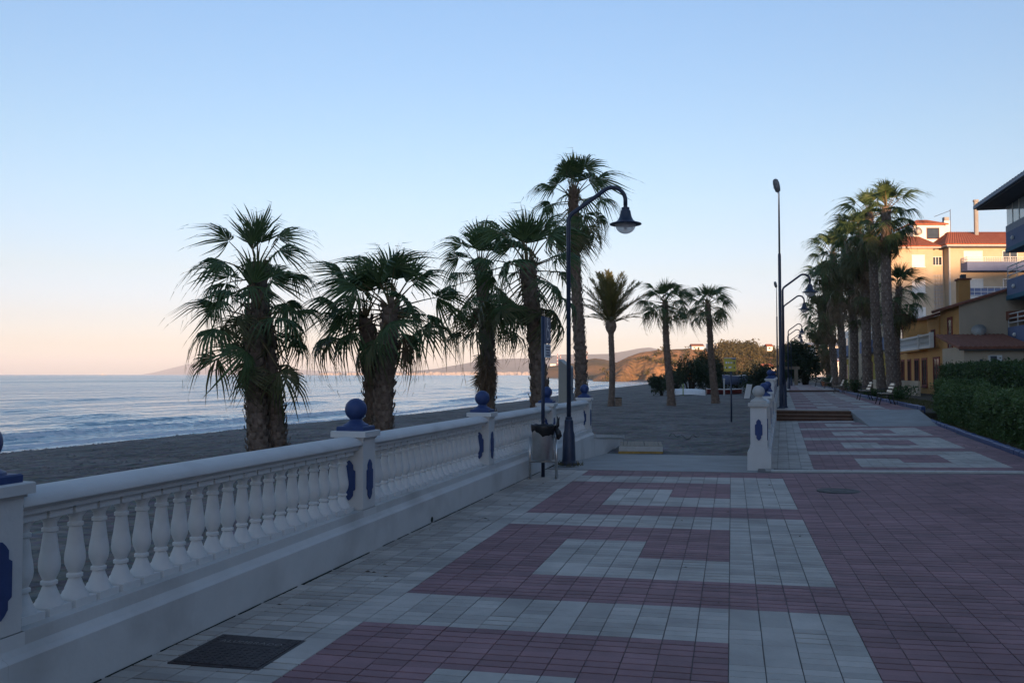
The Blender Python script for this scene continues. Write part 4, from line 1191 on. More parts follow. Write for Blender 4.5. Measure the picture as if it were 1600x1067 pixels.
def skirt(par, h, seed, lean, s, n, L):
    """petticoat of old hanging leaves below the crown"""
    q = random.Random(seed + 500)
    path = trunk_path(h, lean, seed)
    for i in range(n):
        zt = h - .9 - L * (i + .5) / n; f = max(0, zt / h * 14); k = min(13, int(f)); p_ = path[k].lerp(path[k + 1], f - k)
        kd = 'old' if q.random() < .45 - .3 * i / n else 'dead'
        a = i * 2.39996 + q.uniform(-.3, .3)
        o_ = bpy.data.objects.new('dead_frond' if kd == 'dead' else 'frond', q.choice(FR[kd])); COL.objects.link(o_); o_.parent = par
        ks = s * q.uniform(.85, 1.1)
        o_.matrix_local = Matrix.Translation((p_.x + .15 * math.cos(a), p_.y + .15 * math.sin(a), p_.z)) @ Matrix.Rotation(a, 4, 'Z') @ Matrix.Rotation(R(q.uniform(38, 74)), 4, 'Y') @ Matrix.Rotation(q.uniform(-.4, .4), 4, 'X') @ Matrix.Diagonal((ks, ks, ks, 1))
# row of tall palms on the landward side
G3 = 'tall fan palms in the bed beside the benches'
ROW = [('nearest and tallest palm of the landward row, crown catching the sun', 1393, 48, 10.3, .30, .24, -7, 21, 1.05),
       ('second palm of the landward row, leaning left with sunlit top', 1378, 52, 10.7, .27, .22, -20, 22, 1.10),
       ('third palm of the landward row, thick dark trunk', 1358, 57, 10.4, .31, .24, -13, 23, 1.15),
       ('fourth palm of the landward row, crown merged with its neighbours', 1336, 61, 10.3, .29, .23, -11, 24, 1.15),
       ('fifth palm of the landward row, lower dense crown', 1316, 68, 10.6, .29, .23, -10, 25, 1.2),
       ('sixth palm of the landward row, beside the far lamps', 1303, 75, 9.3, .29, .23, -12, 26, 1.2),
       ('last and lowest palm of the landward row, fronds near the far lamps', 1297, 84, 7.2, .28, .22, -17, 28, 1.2),
       ('short palm half hidden behind the nearest landward palm', 1400, 58, 7.0, .26, .2, 6, 27, 1.1)]
for lab, px, Z, h, r0, r1, ln, sd, s in ROW:
    p = at(px, Z)
    last_palm = fan_palm(lab, (p.x, p.y, .28), h, r0, r1, rl(ln, Z), sd, G3, boots=.75, size=.62, n_young=6, n_green=17, n_old=8 if px > 1370 else 13, n_dead=3, s=s, spread_z=1.3)
    if px in (1358, 1336, 1316, 1303, 1297): skirt(last_palm, h, sd, rl(ln, Z), s, 26, 3.6)

# date palm
def feather_mesh(seed, L=3.1, m_=M_DATE, curve=.5):
    q = random.Random(seed); m = MB(); m.cur = 1
    pts = [(L * t * (1 - .12 * t), 0, -curve * L * .5 * t ** 2.2) for t in [i / 9 for i in range(10)]]
    m.tube(pts, [.035 * (1 - .85 * i / 9) for i in range(10)], 4, cap=False); m.cur = 0
    for i in range(60):
        t = .12 + .87 * i / 60; f = t * 9; k = min(8, int(f)); p = Vector(pts[k]).lerp(Vector(pts[k + 1]), f - k)
        tg = (Vector(pts[k + 1]) - Vector(pts[k])).normalized()
        ll = .50 * (.45 + .55 * math.sin(math.pi * min(1, t * .9 + .12))) * q.uniform(.85, 1.1)
        for s in (-1, 1):
            d = (tg * q.uniform(.75, .95) + Vector((0, s * .75, q.uniform(-.1, .45)))).normalized()
            e = p + d * ll; w = tg * .028
            mid = p + d * ll * .5 + Vector((0, 0, -.01))
            n = len(m.v); m.v += [tuple(p - w * .5), tuple(p + w * .5), tuple(mid + w), tuple(mid - w), tuple(e + Vector((0, 0, -.04)))]
            m.face((n, n + 1, n + 2, n + 3)); m.face((n + 3, n + 2, n + 4))
    return m.mesh('frond', [m_, M_PETIOLE])
FEA = [feather_mesh(s, curve=c) for s, c in ((1, .22), (2, .42), (3, .68))]
x, y = at(955, 57)[:2]
dp = thing('date_palm', 'slender date palm with upright feather fronds on the beach', 'palm tree', gp_(x, y), 0)
top = palm_trunk(dp, 5.2, .20, .175, rl(1, 57), 31, boots=.9, size=.28, foot=.3)
m = MB(); m.lathe([(.17, 4.65), (.30, 4.85), (.37, 5.08), (.34, 5.3), (.24, 5.5), (.12, 5.75)], 14, (top.x, top.y, 0)); m.build('crown_shaft', M_BOOT, dp)
q = random.Random(9); az = 0
for i in range(38):
    az += 2.39996 + q.uniform(-.2, .2); el = 88 - 66 * (i / 37) ** 1.2
    o = bpy.data.objects.new('frond', FEA[0 if i < 20 else 1 if i < 33 else 2]); COL.objects.link(o); o.parent = dp
    k = q.uniform(1.08, 1.28) * (1.0 if i < 28 else .66)
    o.matrix_local = Matrix.Translation((top.x, top.y, 5.45 - .25 * i / 43)) @ Matrix.Rotation(az, 4, 'Z') @ Matrix.Rotation(-R(el + q.uniform(-5, 5)), 4, 'Y') @ Matrix.Rotation(q.uniform(-.5, .5), 4, 'X') @ Matrix.Diagonal((k, k, k, 1))

# ------------------------------------------------------------ hedges and shrubs
def leaf(m, p, s, q, up=.3):
    n = Vector((q.gauss(0, 1), q.gauss(0, 1), q.gauss(0, 1) + up)).normalized()
    t = n.cross(Vector((q.gauss(0, 1), q.gauss(0, 1), q.gauss(0, 1)))).normalized(); b = n.cross(t)
    k = len(m.v)
    m.v += [tuple(p - t * s), tuple(p + b * s * .45 + n * s * .12), tuple(p + t * s), tuple(p - b * s * .45 + n * s * .12)]
    m.face((k, k + 1, k + 2, k + 3))
def hedge(name, label, line, width, h, zf, nleaf, seed, ls=.05):
    """clipped hedge along a plan polyline (left face), width to the right"""
    t = thing(name, label, 'hedge', (line[0][0], line[0][1], 0), 0)
    ox, oy = line[0]; q = random.Random(seed)
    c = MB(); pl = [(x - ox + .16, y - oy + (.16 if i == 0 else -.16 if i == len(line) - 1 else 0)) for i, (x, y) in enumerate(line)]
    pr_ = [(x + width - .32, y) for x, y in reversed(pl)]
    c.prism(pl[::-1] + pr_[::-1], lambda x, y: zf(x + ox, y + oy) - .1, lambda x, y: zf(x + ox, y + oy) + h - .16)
    c.build('light_block_core', M_CORE, t)  # solid dark core added to block light through the leaves
    m = MB(); segs = list(zip(line, line[1:])); Ls = [math.dist(a, b) for a, b in segs]; tot = sum(Ls)
    for i in range(nleaf):
        u = q.random() * tot
        for (a, b), L in zip(segs, Ls):
            if u <= L: break
            u -= L
        x, y = a[0] + (b[0] - a[0]) * u / L, a[1] + (b[1] - a[1]) * u / L
        w = q.random(); zb = zf(x, y)
        lump = .09 * fbm(x * 1.3, y * 1.3, 2.0) + (q.random() ** 8) * .15
        if w < .50: px_, zz = x - lump * 1.2 + q.uniform(-.03, .16), zb + q.uniform(.02, h) ; px_ += .10 * sst(h * .85, h, zz - zb)
        elif w < .90: px_, zz = x + q.uniform(0, width), zb + h + lump * 1.1 + q.uniform(-.14, .05)
        else: px_, zz = x + width + q.uniform(-.1, .05), zb + q.uniform(0, h)
        yy_ = y + .1 * fbm(px_ * 1.5, zz * 1.5, 4.0)
        if fbm(px_ * 2.2, yy_ * 2.2, zz * 2.2) < -.38 and q.random() < .6: continue
        leaf(m, Vector((px_ - ox, yy_ - oy, zz)), ls * q.uniform(.7, 1.4), q)
    for (ex, ey), sgn in ((line[0], -1), (line[-1], 1)):
        for i in range(int(nleaf * .05)):
            zz = zf(ex, ey) + q.uniform(0, h)
            leaf(m, Vector((ex + q.uniform(0, width) - ox, ey + sgn * (.1 * fbm(zz, ex + i * .01) + q.uniform(-.14, .05)) - oy, zz)), ls * q.uniform(.7, 1.4), q)
    tag(m.build('foliage', M_HEDGE2 if name == 'front_hedge' else M_HEDGE, t), kind='stuff')
    return t
hz = lambda x, y: .06 + .30 * sst(29, 34, y)
hedge('front_hedge', 'low clipped green hedge in front along the blue kerb', [(xk(y) + .42 + .12 * math.sin(y), y) for y in (13, 16, 18, 20, 22, 24, 26, 28, 30, 32, 33.4)], 1.5, 1.06, hz, 42000, 1, .042)
hedge('back_hedge', 'taller dark clipped hedge behind the low one', [(8.35 + .02 * (y - 20), y) for y in (18, 22, 26, 30, 34, 38, 42.5)], 1.6, 1.62, hz, 36000, 2, .048)
def shrub(name, label, loc, rx, ry, h, n, seed, ls=.12, lm=M_SHRUB, cat='shrub', group=None, trunk_h=0.0, lobes=7):
    t = thing(name, label, cat, loc, 0, group); q = random.Random(seed)
    lb = [(Vector((q.uniform(-.6, .6) * rx, q.uniform(-.6, .6) * ry, trunk_h + (h - trunk_h) * q.uniform(.30, .72))), q.uniform(.38, .62)) for _ in range(lobes)]
    m = MB()
    for i in range(n):
        c, k = q.choice(lb)
        d = Vector((q.gauss(0, 1), q.gauss(0, 1), q.gauss(0, 1))).normalized()
        r = q.random() ** .33 * (1 + .3 * nz3(d.x * 2 + seed, d.y * 2, d.z * 2))
        p = c + Vector((d.x * rx * k * r, d.y * ry * k * r, d.z * (h - trunk_h) * .42 * k * 1.5 * r))
        if p.z < trunk_h * .8 + .02: p.z = trunk_h * .8 + q.random() * .3
        p.z = min(p.z, h * 1.02)
        leaf(m, p, ls * q.uniform(.6, 1.4), q)
    tag(m.build('crown', lm, t), kind='stuff')
    s = MB()
    for c, k in lb[:6]:
        s.tube([(c.x * .1, c.y * .1, -.1), (c.x * .35, c.y * .35, c.z * .5), tuple(c)], [.09 * h / 3, .06 * h / 3, .02 * h / 3], 6)
    s.build('trunk' if cat == 'tree' else 'stems', M_TWIG, t, True)
    return t
GS = 'dark shrubs growing at the back of the beach'
for px, Z, rx, h, sd, lab in ((1034, 84, 1.35, 2.1, 1, 'low dark shrub at the left end of the beach thicket'), (1078, 96, 2.3, 4.3, 2, 'tall dark shrub directly behind the white dinghy'),
                              (1108, 102, 2.0, 4.6, 3, 'tallest dark shrub behind the right beach palm'), (1155, 98, 1.7, 2.6, 4, 'low rounded shrub behind the yellow sign'),
                              (1181, 92, 1.6, 3.3, 5, 'dense dark shrub left of the far balustrade'), (1214, 104, 2.0, 3.4, 6, 'dark shrub behind the balustrade and the tall mast'),
                              (1055, 104, 1.8, 3.0, 7, 'mid height shrub between the two beach palms'), (1133, 108, 1.8, 3.4, 8, 'shrub behind the white post')):
    p = at(px, Z); shrub('shrub', lab, (p.x, p.y, ground_z(p.x, p.y) - .05), rx, rx, h, int(900 * rx * h / 2.2), sd, .13, group=GS)
p = at(1258, 96); shrub('evergreen_tree', 'big dark rounded evergreen tree at the end of the promenade', (p.x, p.y, .3), 2.6, 2.6, 5.0, 9500, 20, .14, cat='tree', trunk_h=.5, lobes=11)
GB = 'small shrubs at the feet of the landward palms'
for px, Z, rx, h, sd, lab in ((1404, 44.5, .75, .75, 30, 'rounded green bush behind the nearest bench'), (1372, 50, .9, .55, 31, 'low spreading bush behind the second bench'), (1338, 60, .8, 1.1, 32, 'dark reddish bush at the fourth landward palm'), (1296, 78, .8, 1.3, 33, 'leafy bush beside the far bench')):
    p = at(px, Z); shrub('bush', lab, (p.x, p.y, .28), rx, rx, h, 900, sd, .06, M_HEDGE, group=GB, lobes=5)
# dry grass strip at the hedge foot
m = MB(); q = random.Random(5)
for i in range(5000):
    y = q.uniform(14, 32.5); x = xk(y) + .16 + q.random() * .5; z = pz(x) - .02
    h_ = q.uniform(.02, .09); a = q.uniform(0, 6.28)
    m.tri((x - .008, y, z), (x + .008, y, z), (x + .03 * math.cos(a), y + .03 * math.sin(a), z + h_))
for i in range(5000):
    y = q.uniform(36, 70); x = xk2(y) + .2 + q.random() * 2.2; z = .34
    h_ = q.uniform(.02, .10); a = q.uniform(0, 6.28)
    m.tri((x - .012, y, z - .06), (x + .012, y, z - .06), (x + .03 * math.cos(a), y + .03 * math.sin(a), z + h_))
tag(m.build('grass', mat('dry_grass', (.06, .065, .022), .9, col2=(.14, .12, .05), scale=3)), 'dry grass strip between the kerb and the plants', 'grass', kind='stuff')
gs = MB()
gs.prism([(xk(13) + .05, 13), (xk(13) + 12, 13), (xk(33) + 12, 33), (xk(33) + .05, 33)], -.1, lambda x, y: .05 + .06 + .0 * x)
gs.prism([(xk2(33) + .05, 33.02), (xk2(33) + 12, 33.02), (xk2(114) + 12, 114), (xk2(114) + .05, 114)], -.1, lambda x, y: .30)
tag(gs.build('garden_soil', mat('soil', (.055, .045, .030), .95, col2=(.09, .075, .045), scale=2, bump=.4, bscale=15)), kind='structure')

# blue kerbs
def block_kerb(label, fx, y0, y1, L, zf, h=.10, w=.13):
    k = thing('blue_kerb', label, 'kerb', (0, 0, 0)); q = random.Random(int(y0))
    m = MB(); m.bbox(-w / 2, w / 2, -L / 2 + .006, L / 2 - .006, -.10, h, .022)
    me = m.mesh('kerb_block', M_BLUE)
    y = y0
    while y + L / 2 < y1:
        yy_ = y + L / 2
        link('kerb_block', me, k, (fx(yy_) + q.uniform(-.006, .006), yy_, zf(fx(yy_)) + q.uniform(-.008, .008)), (q.uniform(-.02, .02), 0, -math.atan((fx(yy_ + 1) - fx(yy_)))+ q.uniform(-.03, .03)))
        y += L
    return k
block_kerb('kerb of blue painted blocks curving along the front hedge', xk, 13.5, 32.4, .40, pz)
block_kerb('blue painted kerb running behind the row of benches', xk2, 33.1, 92, .8, pu, .12)

# ------------------------------------------------------------ benches
def bench(label, loc, rz):
    t = thing('bench', label, 'bench', loc, rz, 'benches facing the sea along the promenade')
    # sits along local Y, faces -X
    for s in (-.72, .72):
        m = MB()
        m.tube([(-.30, s, 0), (-.24, s, .22), (-.20, s, .42)], .020, 8); m.build('front_leg', M_IRON, t, True)
        m = MB(); m.tube([(.30, s, 0), (.22, s, .22), (.18, s, .44), (.30, s, .90)], .020, 8); m.build('rear_leg', M_IRON, t, True)
        m = MB(); m.tube([(-.21, s, .41), (.19, s, .41)], .018, 6); m.tube([(-.20, s, .42), (-.22, s, .62), (.20, s, .64)], .016, 6); m.build('armrest', M_IRON, t, True)
    for k in range(4):
        m = MB(); m.bbox(-.05, .05, -.86, .86, 0, .028, .006); m.build('seat_slat', M_WOOD, t, loc=(-.17 + k * .112, 0, .43), rot=(0, R(4), 0))
    for k in range(3):
        m = MB(); m.bbox(-.055, .055, -.86, .86, 0, .026, .006); m.build('back_slat', mat('pale_varnished_wood', (.27, .225, .16), .35, var=.12, scale=3), t, loc=(.185 + k * .055, 0, .53 + k * .135), rot=(0, R(-66), 0))
    return t
bench('nearest bench beside the end of the hedge', (6.05, 39.0, pu(6.05)), R(-3))
bench('second bench from the hedge', (6.15, 45.5, pu(6.2)), R(-3))
bench('third bench from the hedge, before the thick palm trunks', (6.75, 61.5, pu(6.8)), R(-3))
bench('fourth bench from the hedge, on the higher paving', (7.35, 74.0, pu(7.4) + .118), R(-3))
bench('farthest bench near the end wall', (7.7, 86, pu(7.7) + .118), R(-3))

# end of the walk: wall, pergola, planter
ew = thing('end_wall', 'long low pale wall closing the far end of the promenade', 'wall', (0, 115, 0))
m = MB(); m.box(5.2, 13.5, 0, .3, .3, 1.15); m.build('wall_body', mat('pale_wall', (.42, .38, .32), .9, var=.08, scale=2), ew)
m = MB(); m.box(5.1, 13.6, -.05, .35, 1.15, 1.23); m.build('coping', M_STONE, ew)
m = MB(); m.box(5.1, 13.6, -.35, -.05, .3, .55); m.build('blue_base', M_BLUE, ew)
pg = at(1231, 92)
pe = thing('pergola', 'small beige pillared pergola at the far end of the promenade', 'pergola', (pg.x, pg.y, .42), R(-3))
M_PERG = mat('pergola_render', (.22, .17, .12), .9, var=.1, scale=2)
for sx in (-1, 1):
    for sy in (0, 2.0):
        m = MB(); m.box(sx * .80 - .17, sx * .80 + .17, sy - .15, sy + .15, 0, 1.72); m.build('pillar', M_PERG, pe)
for sy in (0, 2.0):
    m = MB(); m.box(-1.15, 1.15, sy - .13, sy + .13, 1.72, 2.0); m.build('beam', M_PERG, pe)
for k in range(6):
    m = MB(); m.box(-.9 + k * .36 - .05, -.9 + k * .36 + .05, -.35, 2.35, 2.0, 2.12); m.build('rafter', M_TWIG, pe)
p = at(1288, 84)
po = thing('flower_pot', 'terracotta pot beside the far bench', 'pot', (p.x, p.y, .46), 0)
m = MB(); m.lathe([(.20, 0), (.28, .42), (.31, .43), (.31, .50), (.27, .50), (.25, .40)], 14); m.build('pot', mat('terracotta', (.34, .13, .06), .8), po, 40)
m = MB(); q = random.Random(8)
for i in range(160): leaf(m, Vector((q.gauss(0, .15), q.gauss(0, .15), .55 + abs(q.gauss(0, .16)))), .05, q)
m.build('plant', M_HEDGE, po)
# ------------------------------------------------------------ buildings
def part(par, name, m_, *boxes, smooth=False):
    m = MB()
    for b in boxes: m.box(*b)
    return m.build(name, m_, par, smooth)
def window(par, plane, a0, a1, z0, z1, d, trim=M_WHITE, pane=M_GLASS, tw=.08, bars=1, sill=True):
    """window on a wall: plane 'y' (wall faces -Y at y=d) or 'x' (wall faces -X at x=d); a0..a1 along the wall"""
    def bx(u0, u1, w0, w1, e0, e1):
        return (u0, u1, d - e1, d - e0, w0, w1) if plane == 'y' else (d - e1, d - e0, u0, u1, w0, w1)
    m = MB()
    for u0, u1, w0, w1 in ((a0 - tw, a0, z0 - tw, z1 + tw), (a1, a1 + tw, z0 - tw, z1 + tw), (a0, a1, z1, z1 + tw), (a0, a1, z0 - tw, z0)):
        m.box(*bx(u0, u1, w0, w1, 0.0, .05))
    for k in range(1, bars + 1):
        c = a0 + (a1 - a0) * k / (bars + 1)
        m.box(*bx(c - .025, c + .025, z0, z1, 0.0, .035))
    f = m.build('window', trim, par)
    m = MB(); m.box(*bx(a0, a1, z0, z1, 0.002, .018)); m.build('pane', pane, f)
    if sill:
        m = MB(); m.box(*bx(a0 - tw - .05, a1 + tw + .05, z0 - tw - .06, z0 - tw - .001, 0.0, .11)); m.build('sill', trim, f)
    return f
def tiled_roof(par, name, p00, p10, p01, p11, m_, ribs, th=.10):
    """roof plane with tile ridges: p00-p10 along the eave, p01-p11 along the top"""
    A, B, C_, D = map(Vector, (p00, p10, p01, p11))
    n = (B - A).cross(C_ - A).normalized()
    if n.z < 0: n = -n
    m = MB(); k = ribs * 4
    for i in range(k + 1):
        t = i / k; h = .055 * abs(math.sin(math.pi * t * ribs)) + .01
        a, c = A.lerp(B, t), C_.lerp(D, t)
        m.v += [tuple(a + n * h), tuple(c + n * h), tuple(a - n * th), tuple(c - n * th)]
    for i in range(k):
        b = i * 4
        m.face((b, b + 4, b + 5, b + 1)); m.face((b + 2, b + 3, b + 7, b + 6)); m.face((b, b + 2, b + 6, b + 4)); m.face((b + 1, b + 5, b + 7, b + 3))
    m.face((0, 1, 3, 2)); e = k * 4; m.face((e, e + 2, e + 3, e + 1))
    return m.build(name, m_, par)
def railing(par, pts, h, posts, m_=M_WHITE, bars=True, rails=(1.0, .5, .12), r=.022):
    m = MB()
    P = [Vector(p) for p in pts]
    for f in rails: m.tube([tuple(p + Vector((0, 0, h * f))) for p in P], r, 6)
    for a, b in zip(P, P[1:]):
        n = max(1, int((b - a).length / posts))
        for i in range(n + 1):
            p = a.lerp(b, i / n); m.tube([tuple(p), tuple(p + Vector((0, 0, h)))], r * .7, 5)
    return m.build('railing', m_, par)

# --- cream apartment block with red hipped roofs
o = at(1440, 90)
b2 = thing('apartment_block', 'tall cream apartment block with red roofs and a white rooftop room', 'building', (o.x, o.y, .2), R(13.757))
part(b2, 'wall', M_CREAM, (-3.2, 1.33, 0, 11, 0, 14.1), )
part(b2, 'stair_recess', M_CREAM, (1.331, 2.75, .7, 11, 0, 14.1))
part(b2, 'wing_wall', M_CREAM, (2.751, 10.8, -.3, 10, 0, 14.25))
gb = MB()
for i in range(4):
    for j in range(15):
        gb.box(1.55 + i * .27, 1.55 + i * .27 + .22, .64, .69, 6.2 + j * .36, 6.2 + j * .36 + .29)
gb.build('glass_blocks', mat('glass_block', (.42, .38, .33), .3, var=.1, scale=3), b2)
for zc in (12.9, 10.3, 7.6, 4.9, 2.2):
    window(b2, 'y', -.78, .42, zc - .62, zc + .5, 0.0, M_SHUTTER, M_SHUTTER, .06, 0)
window(b2, 'y', 1.6, 2.5, 12.5, 13.3, .7, M_WHITE, M_GLASS, .05, 2, False)
window(b2, 'y', 1.6, 2.5, 7.0 - 1.7, 7.5 - 1.5, .7, M_WHITE, M_GLASS, .05, 1, False)
for z0 in (11.7, 8.9, 6.1, 3.3):
    bl = part(b2, 'balcony', M_BALBLUE if z0 > 11 else M_WHITE, (4.0, 10.7, -1.5, -.31, z0, z0 + (.85 if z0 > 11 else .22)))
    zr = z0 + (.85 if z0 > 11 else .22)
    railing(bl, [(4.02, -.35, zr), (4.02, -1.46, zr), (10.6, -1.46, zr)], .50 if z0 > 11 else .95, .22 if z0 > 11 else .6, r=.03)
    window(b2, 'y', 4.3, 6.1, z0 + .5 if z0 > 11 else z0 + .3, z0 + 2.05, -.3, M_SHUTTER, M_SHUTTER, .06, 0, False)
    window(b2, 'y', 8.2, 9.6, z0 + .5 if z0 > 11 else z0 + .3, z0 + 2.05, -.3, M_WHITE, M_GLASS, .06, 1, False)
part(b2, 'balcony_screen', M_BALBLUE, (4.0, 8.1, -1.42, -1.38, 9.2, 9.95))
part(b2, 'eave', M_WHITE, (-3.7, 1.9, -.55, 11.4, 14.1, 14.24)); part(b2, 'eave', M_WHITE, (2.3, 11.3, -.9, 10.4, 14.25, 14.40))
part(b2, 'soffit', M_SOFFIT, (2.35, 11.2, -.85, 10.3, 14.12, 14.249))
tiled_roof(b2, 'roof', (-3.75, -.6, 14.26), (1.9, -.6, 14.26), (-2.6, 4.2, 15.9), (1.9, 4.2, 15.9), M_ROOF, 20)
tiled_roof(b2, 'roof', (2.2, -.95, 14.42), (11.4, -.95, 14.42), (5.0, 4.2, 16.4), (11.4, 4.2, 16.4), M_ROOF, 34)
tiled_roof(b2, 'roof', (2.2, 9.6, 14.42), (2.2, -.95, 14.42), (5.0, 4.4, 16.4), (5.0, 4.2, 16.4), M_ROOF, 24)
part(b2, 'down_pipe', M_STONE, (2.70, 2.86, -.46, -.30, 4.0, 14.2))
rt_ = part(b2, 'rooftop_room', M_WHITE, (1.3, 4.6, 4.3, 8.0, 14.3, 17.25))
tiled_roof(rt_, 'room_roof', (1.0, 4.0, 17.27), (4.95, 4.0, 17.27), (2.4, 5.9, 17.95), (3.5, 5.9, 17.95), M_ROOF, 14)
tiled_roof(rt_, 'room_roof', (4.95, 8.2, 17.27), (1.0, 8.2, 17.27), (3.5, 5.9, 17.95), (2.4, 5.9, 17.95), M_ROOF, 14)
window(rt_, 'y', 2.75, 4.0, 15.75, 16.85, 4.3, M_REDTRIM, M_GLASS, .05, 0, False)
part(b2, 'rooftop_annex', M_WHITE, (0.0, 1.28, 5.0, 8.0, 14.3, 16.4))
ch = part(b2, 'chimney', M_WHITE, (4.75, 5.35, 4.6, 5.2, 14.5, 17.7)); part(ch, 'chimney_pot', M_CONC, (4.8, 5.3, 4.65, 5.15, 17.71, 18.1))
dish = MB(); dish.lathe([(.02, -.12), (.2, -.07), (.38, .03), (.42, .08)], 16); dish.build('satellite_dish', M_STONE, b2, True, loc=(1.75, 4.05, 16.5), rot=(R(75), 0, R(15)))
an = MB(); an.tube([(5.6, 5, 16), (5.6, 5, 19.0)], .03, 5); an.tube([(3.9, 5, 18.2), (5.6, 5, 18.85)], .025, 5)
for k in range(6): an.tube([(4.0 + k * .25, 4.8, 18.25 + k * .095), (4.0 + k * .25, 5.2, 18.25 + k * .095)], .015, 4)
an.build('antenna', M_IRON, b2)
fl = MB(); fl.lathe([(.22, 15.5), (.22, 19.4), (.28, 19.4), (.28, 19.6)], 12, (7.3, 3.0, 0)); fl.build('flue_pipe', M_CONC, b2, 30)

# --- ochre townhouse beside the palms
b1 = thing('townhouse', 'ochre townhouse with red window surrounds and white balustraded terrace', 'building', (12.87, 56.7, .15), 0)
part(b1, 'wall', M_OCHRE, (0, 9, .001, 21.5, 0, 3.15))
part(b1, 'upper_wall', M_OCHRE, (0, 9, .001, 4.8, 3.151, 5.45))
part(b1, 'stair_wall', M_OCHRE, (.61, 9, 4.801, 8.6, 3.151, 5.0))
part(b1, 'far_upper_wall', M_OCHRE, (0, 9, 15.8, 21.5, 3.151, 5.55))
part(b1, 'terrace_wall', M_OCHRE, (2.2, 9, 8.601, 15.799, 3.151, 5.1))
sd_ = MB(); sd_.extr([(0, 0), (9, 0), (9, 5.6), (4.4, 6.85), (0, 5.5)], lambda a, b, t: (a, t, b), -.12, -.003); sd_.build('side_wall', M_SAND_R, b1)
tiled_roof(b1, 'roof', (-.45, 5.1, 5.42), (-.45, -.35, 5.42), (4.4, 5.1, 6.9), (4.4, -.35, 6.9), M_ROOFD, 16)
tiled_roof(b1, 'roof', (9.3, -.35, 5.6), (9.3, 5.1, 5.6), (4.4, -.35, 6.9), (4.4, 5.1, 6.9), M_ROOFD, 16)
tiled_roof(b1, 'roof', (-.4, 21.9, 5.5), (-.4, 15.4, 5.5), (4.4, 21.9, 5.9), (4.4, 15.4, 5.9), M_ROOFD, 20)
tiled_roof(b1, 'roof', (1.8, 15.7, 5.1), (1.8, 8.95, 5.1), (5.0, 15.7, 5.35), (5.0, 8.95, 5.35), M_ROOFD, 20)
c1 = part(b1, 'chimney', M_OCHRE, (.75, 1.4, 3.2, 3.9, 5.6, 7.25)); part(c1, 'chimney_cap', M_ROOFD, (.68, 1.47, 3.13, 3.97, 7.25, 7.35)); part(c1, 'chimney_vent', M_SOFFIT, (.95, 1.2, 3.3, 3.8, 7.36, 7.6))
part(b1, 'porch_tower', M_OCHRE, (-.05, .6, 5.0, 8.4, 3.152, 5.2))
tiled_roof(b1, 'porch_roof', (-.45, 8.6, 5.2), (-.45, 5.11, 5.2), (.9, 8.6, 5.6), (.9, 5.11, 5.6), M_ROOFD, 10)
window(b1, 'x', 1.7, 2.6, 3.1, 4.75, 0.0, M_REDTRIM, M_GLASS, .16, 0, False)
window(b1, 'x', 6.1, 7.1, 3.3, 4.3, -.05, M_REDTRIM, M_GLASS, .08, 0, False)
window(b1, 'x', 17.6, 18.6, 3.2, 4.9, 0.0, M_REDTRIM, M_GLASS, .16, 0, False)
for a, b_ in ((.5, 1.7), (2.4, 3.6), (5.2, 6.8), (9.0, 10.4), (11.6, 13.0), (14.6, 15.6), (17.2, 18.2), (19.6, 20.6)):
    window(b1, 'x', a, b_, .75, 2.45, 0.0, M_REDTRIM, M_GLASS, .14, 1)
tb = part(b1, 'terrace_slab', M_OCHRE, (-.55, 2.19, 8.5, 15.9, 3.05, 3.15))
bal2 = BAL
for (xa, ya, xb, yb) in ((-.5, 5.0, -.5, 8.5), (-.5, 8.6, -.5, 15.8)):
    L = yb - ya
    part(b1, 'terrace_rail', M_WHITE, (xa - .09, xa + .09, ya, yb, 3.98, 4.08)); part(b1, 'terrace_plinth', M_WHITE, (xa - .09, xa + .09, ya, yb, 3.151, 3.30))
    for k in range(int(L / .24)):
        o_ = link('terrace_baluster', BAL, b1, (xa, ya + .12 + k * .24, 2.72)); o_.scale = (1.15, 1.15, 1.33); o_.location.z = 2.76
    for yy_ in (ya, yb): part(b1, 'terrace_pier', M_WHITE, (xa - .12, xa + .12, yy_ - .12, yy_ + .12, 3.15, 4.14))
dish = MB(); dish.lathe([(.02, -.10), (.2, -.06), (.36, .03), (.40, .08)], 16); dish.build('satellite_dish', M_STONE, b1, True, loc=(.95, -.40, 3.95), rot=(R(60), 0, R(-20)))
part(b1, 'wall_shelf', M_ROOFD, (.45, 1.2, -.45, -.12, 3.2, 3.32))
dm = part(b1, 'side_bay', M_ROOFD, (2.45, 4.4, -.75, -.121, 4.55, 5.05))
part(b1, 'garden_wall', M_SAND_R, (-1.9, -1.75, 2, 22, 0, 1.05))
# --- annex
b1a = thing('annex', 'single storey beige annex with brown tiled lean-to roof behind the hedge', 'building', (11.9, 51.5, .1), 0)
part(b1a, 'wall', M_SAND_R, (0, 3.25, 0, 4.95, 0, 2.98))
tiled_roof(b1a, 'roof', (-.35, -.45, 2.92), (3.3, -.45, 2.92), (-.35, 4.98, 3.78), (3.3, 4.98, 3.78), M_ROOFD, 16)
part(b1a, 'fascia', M_SOFFIT, (-.3, 3.28, -.38, -.30, 2.76, 2.86))
ac = part(b1a, 'air_conditioner', M_WHITE, (1.15, 1.75, -.30, -.002, 2.1, 2.5)); part(ac, 'fan_grille', M_SOFFIT, (1.19, 1.50, -.315, -.301, 2.14, 2.46))
window(b1a, 'y', 2.75, 3.2, 1.2, 2.15, 0.0, M_REDTRIM, M_GLASS, .08, 0)
part(b1a, 'vent', M_SOFFIT, (.75, .9, -.02, -.001, 2.15, 2.3))

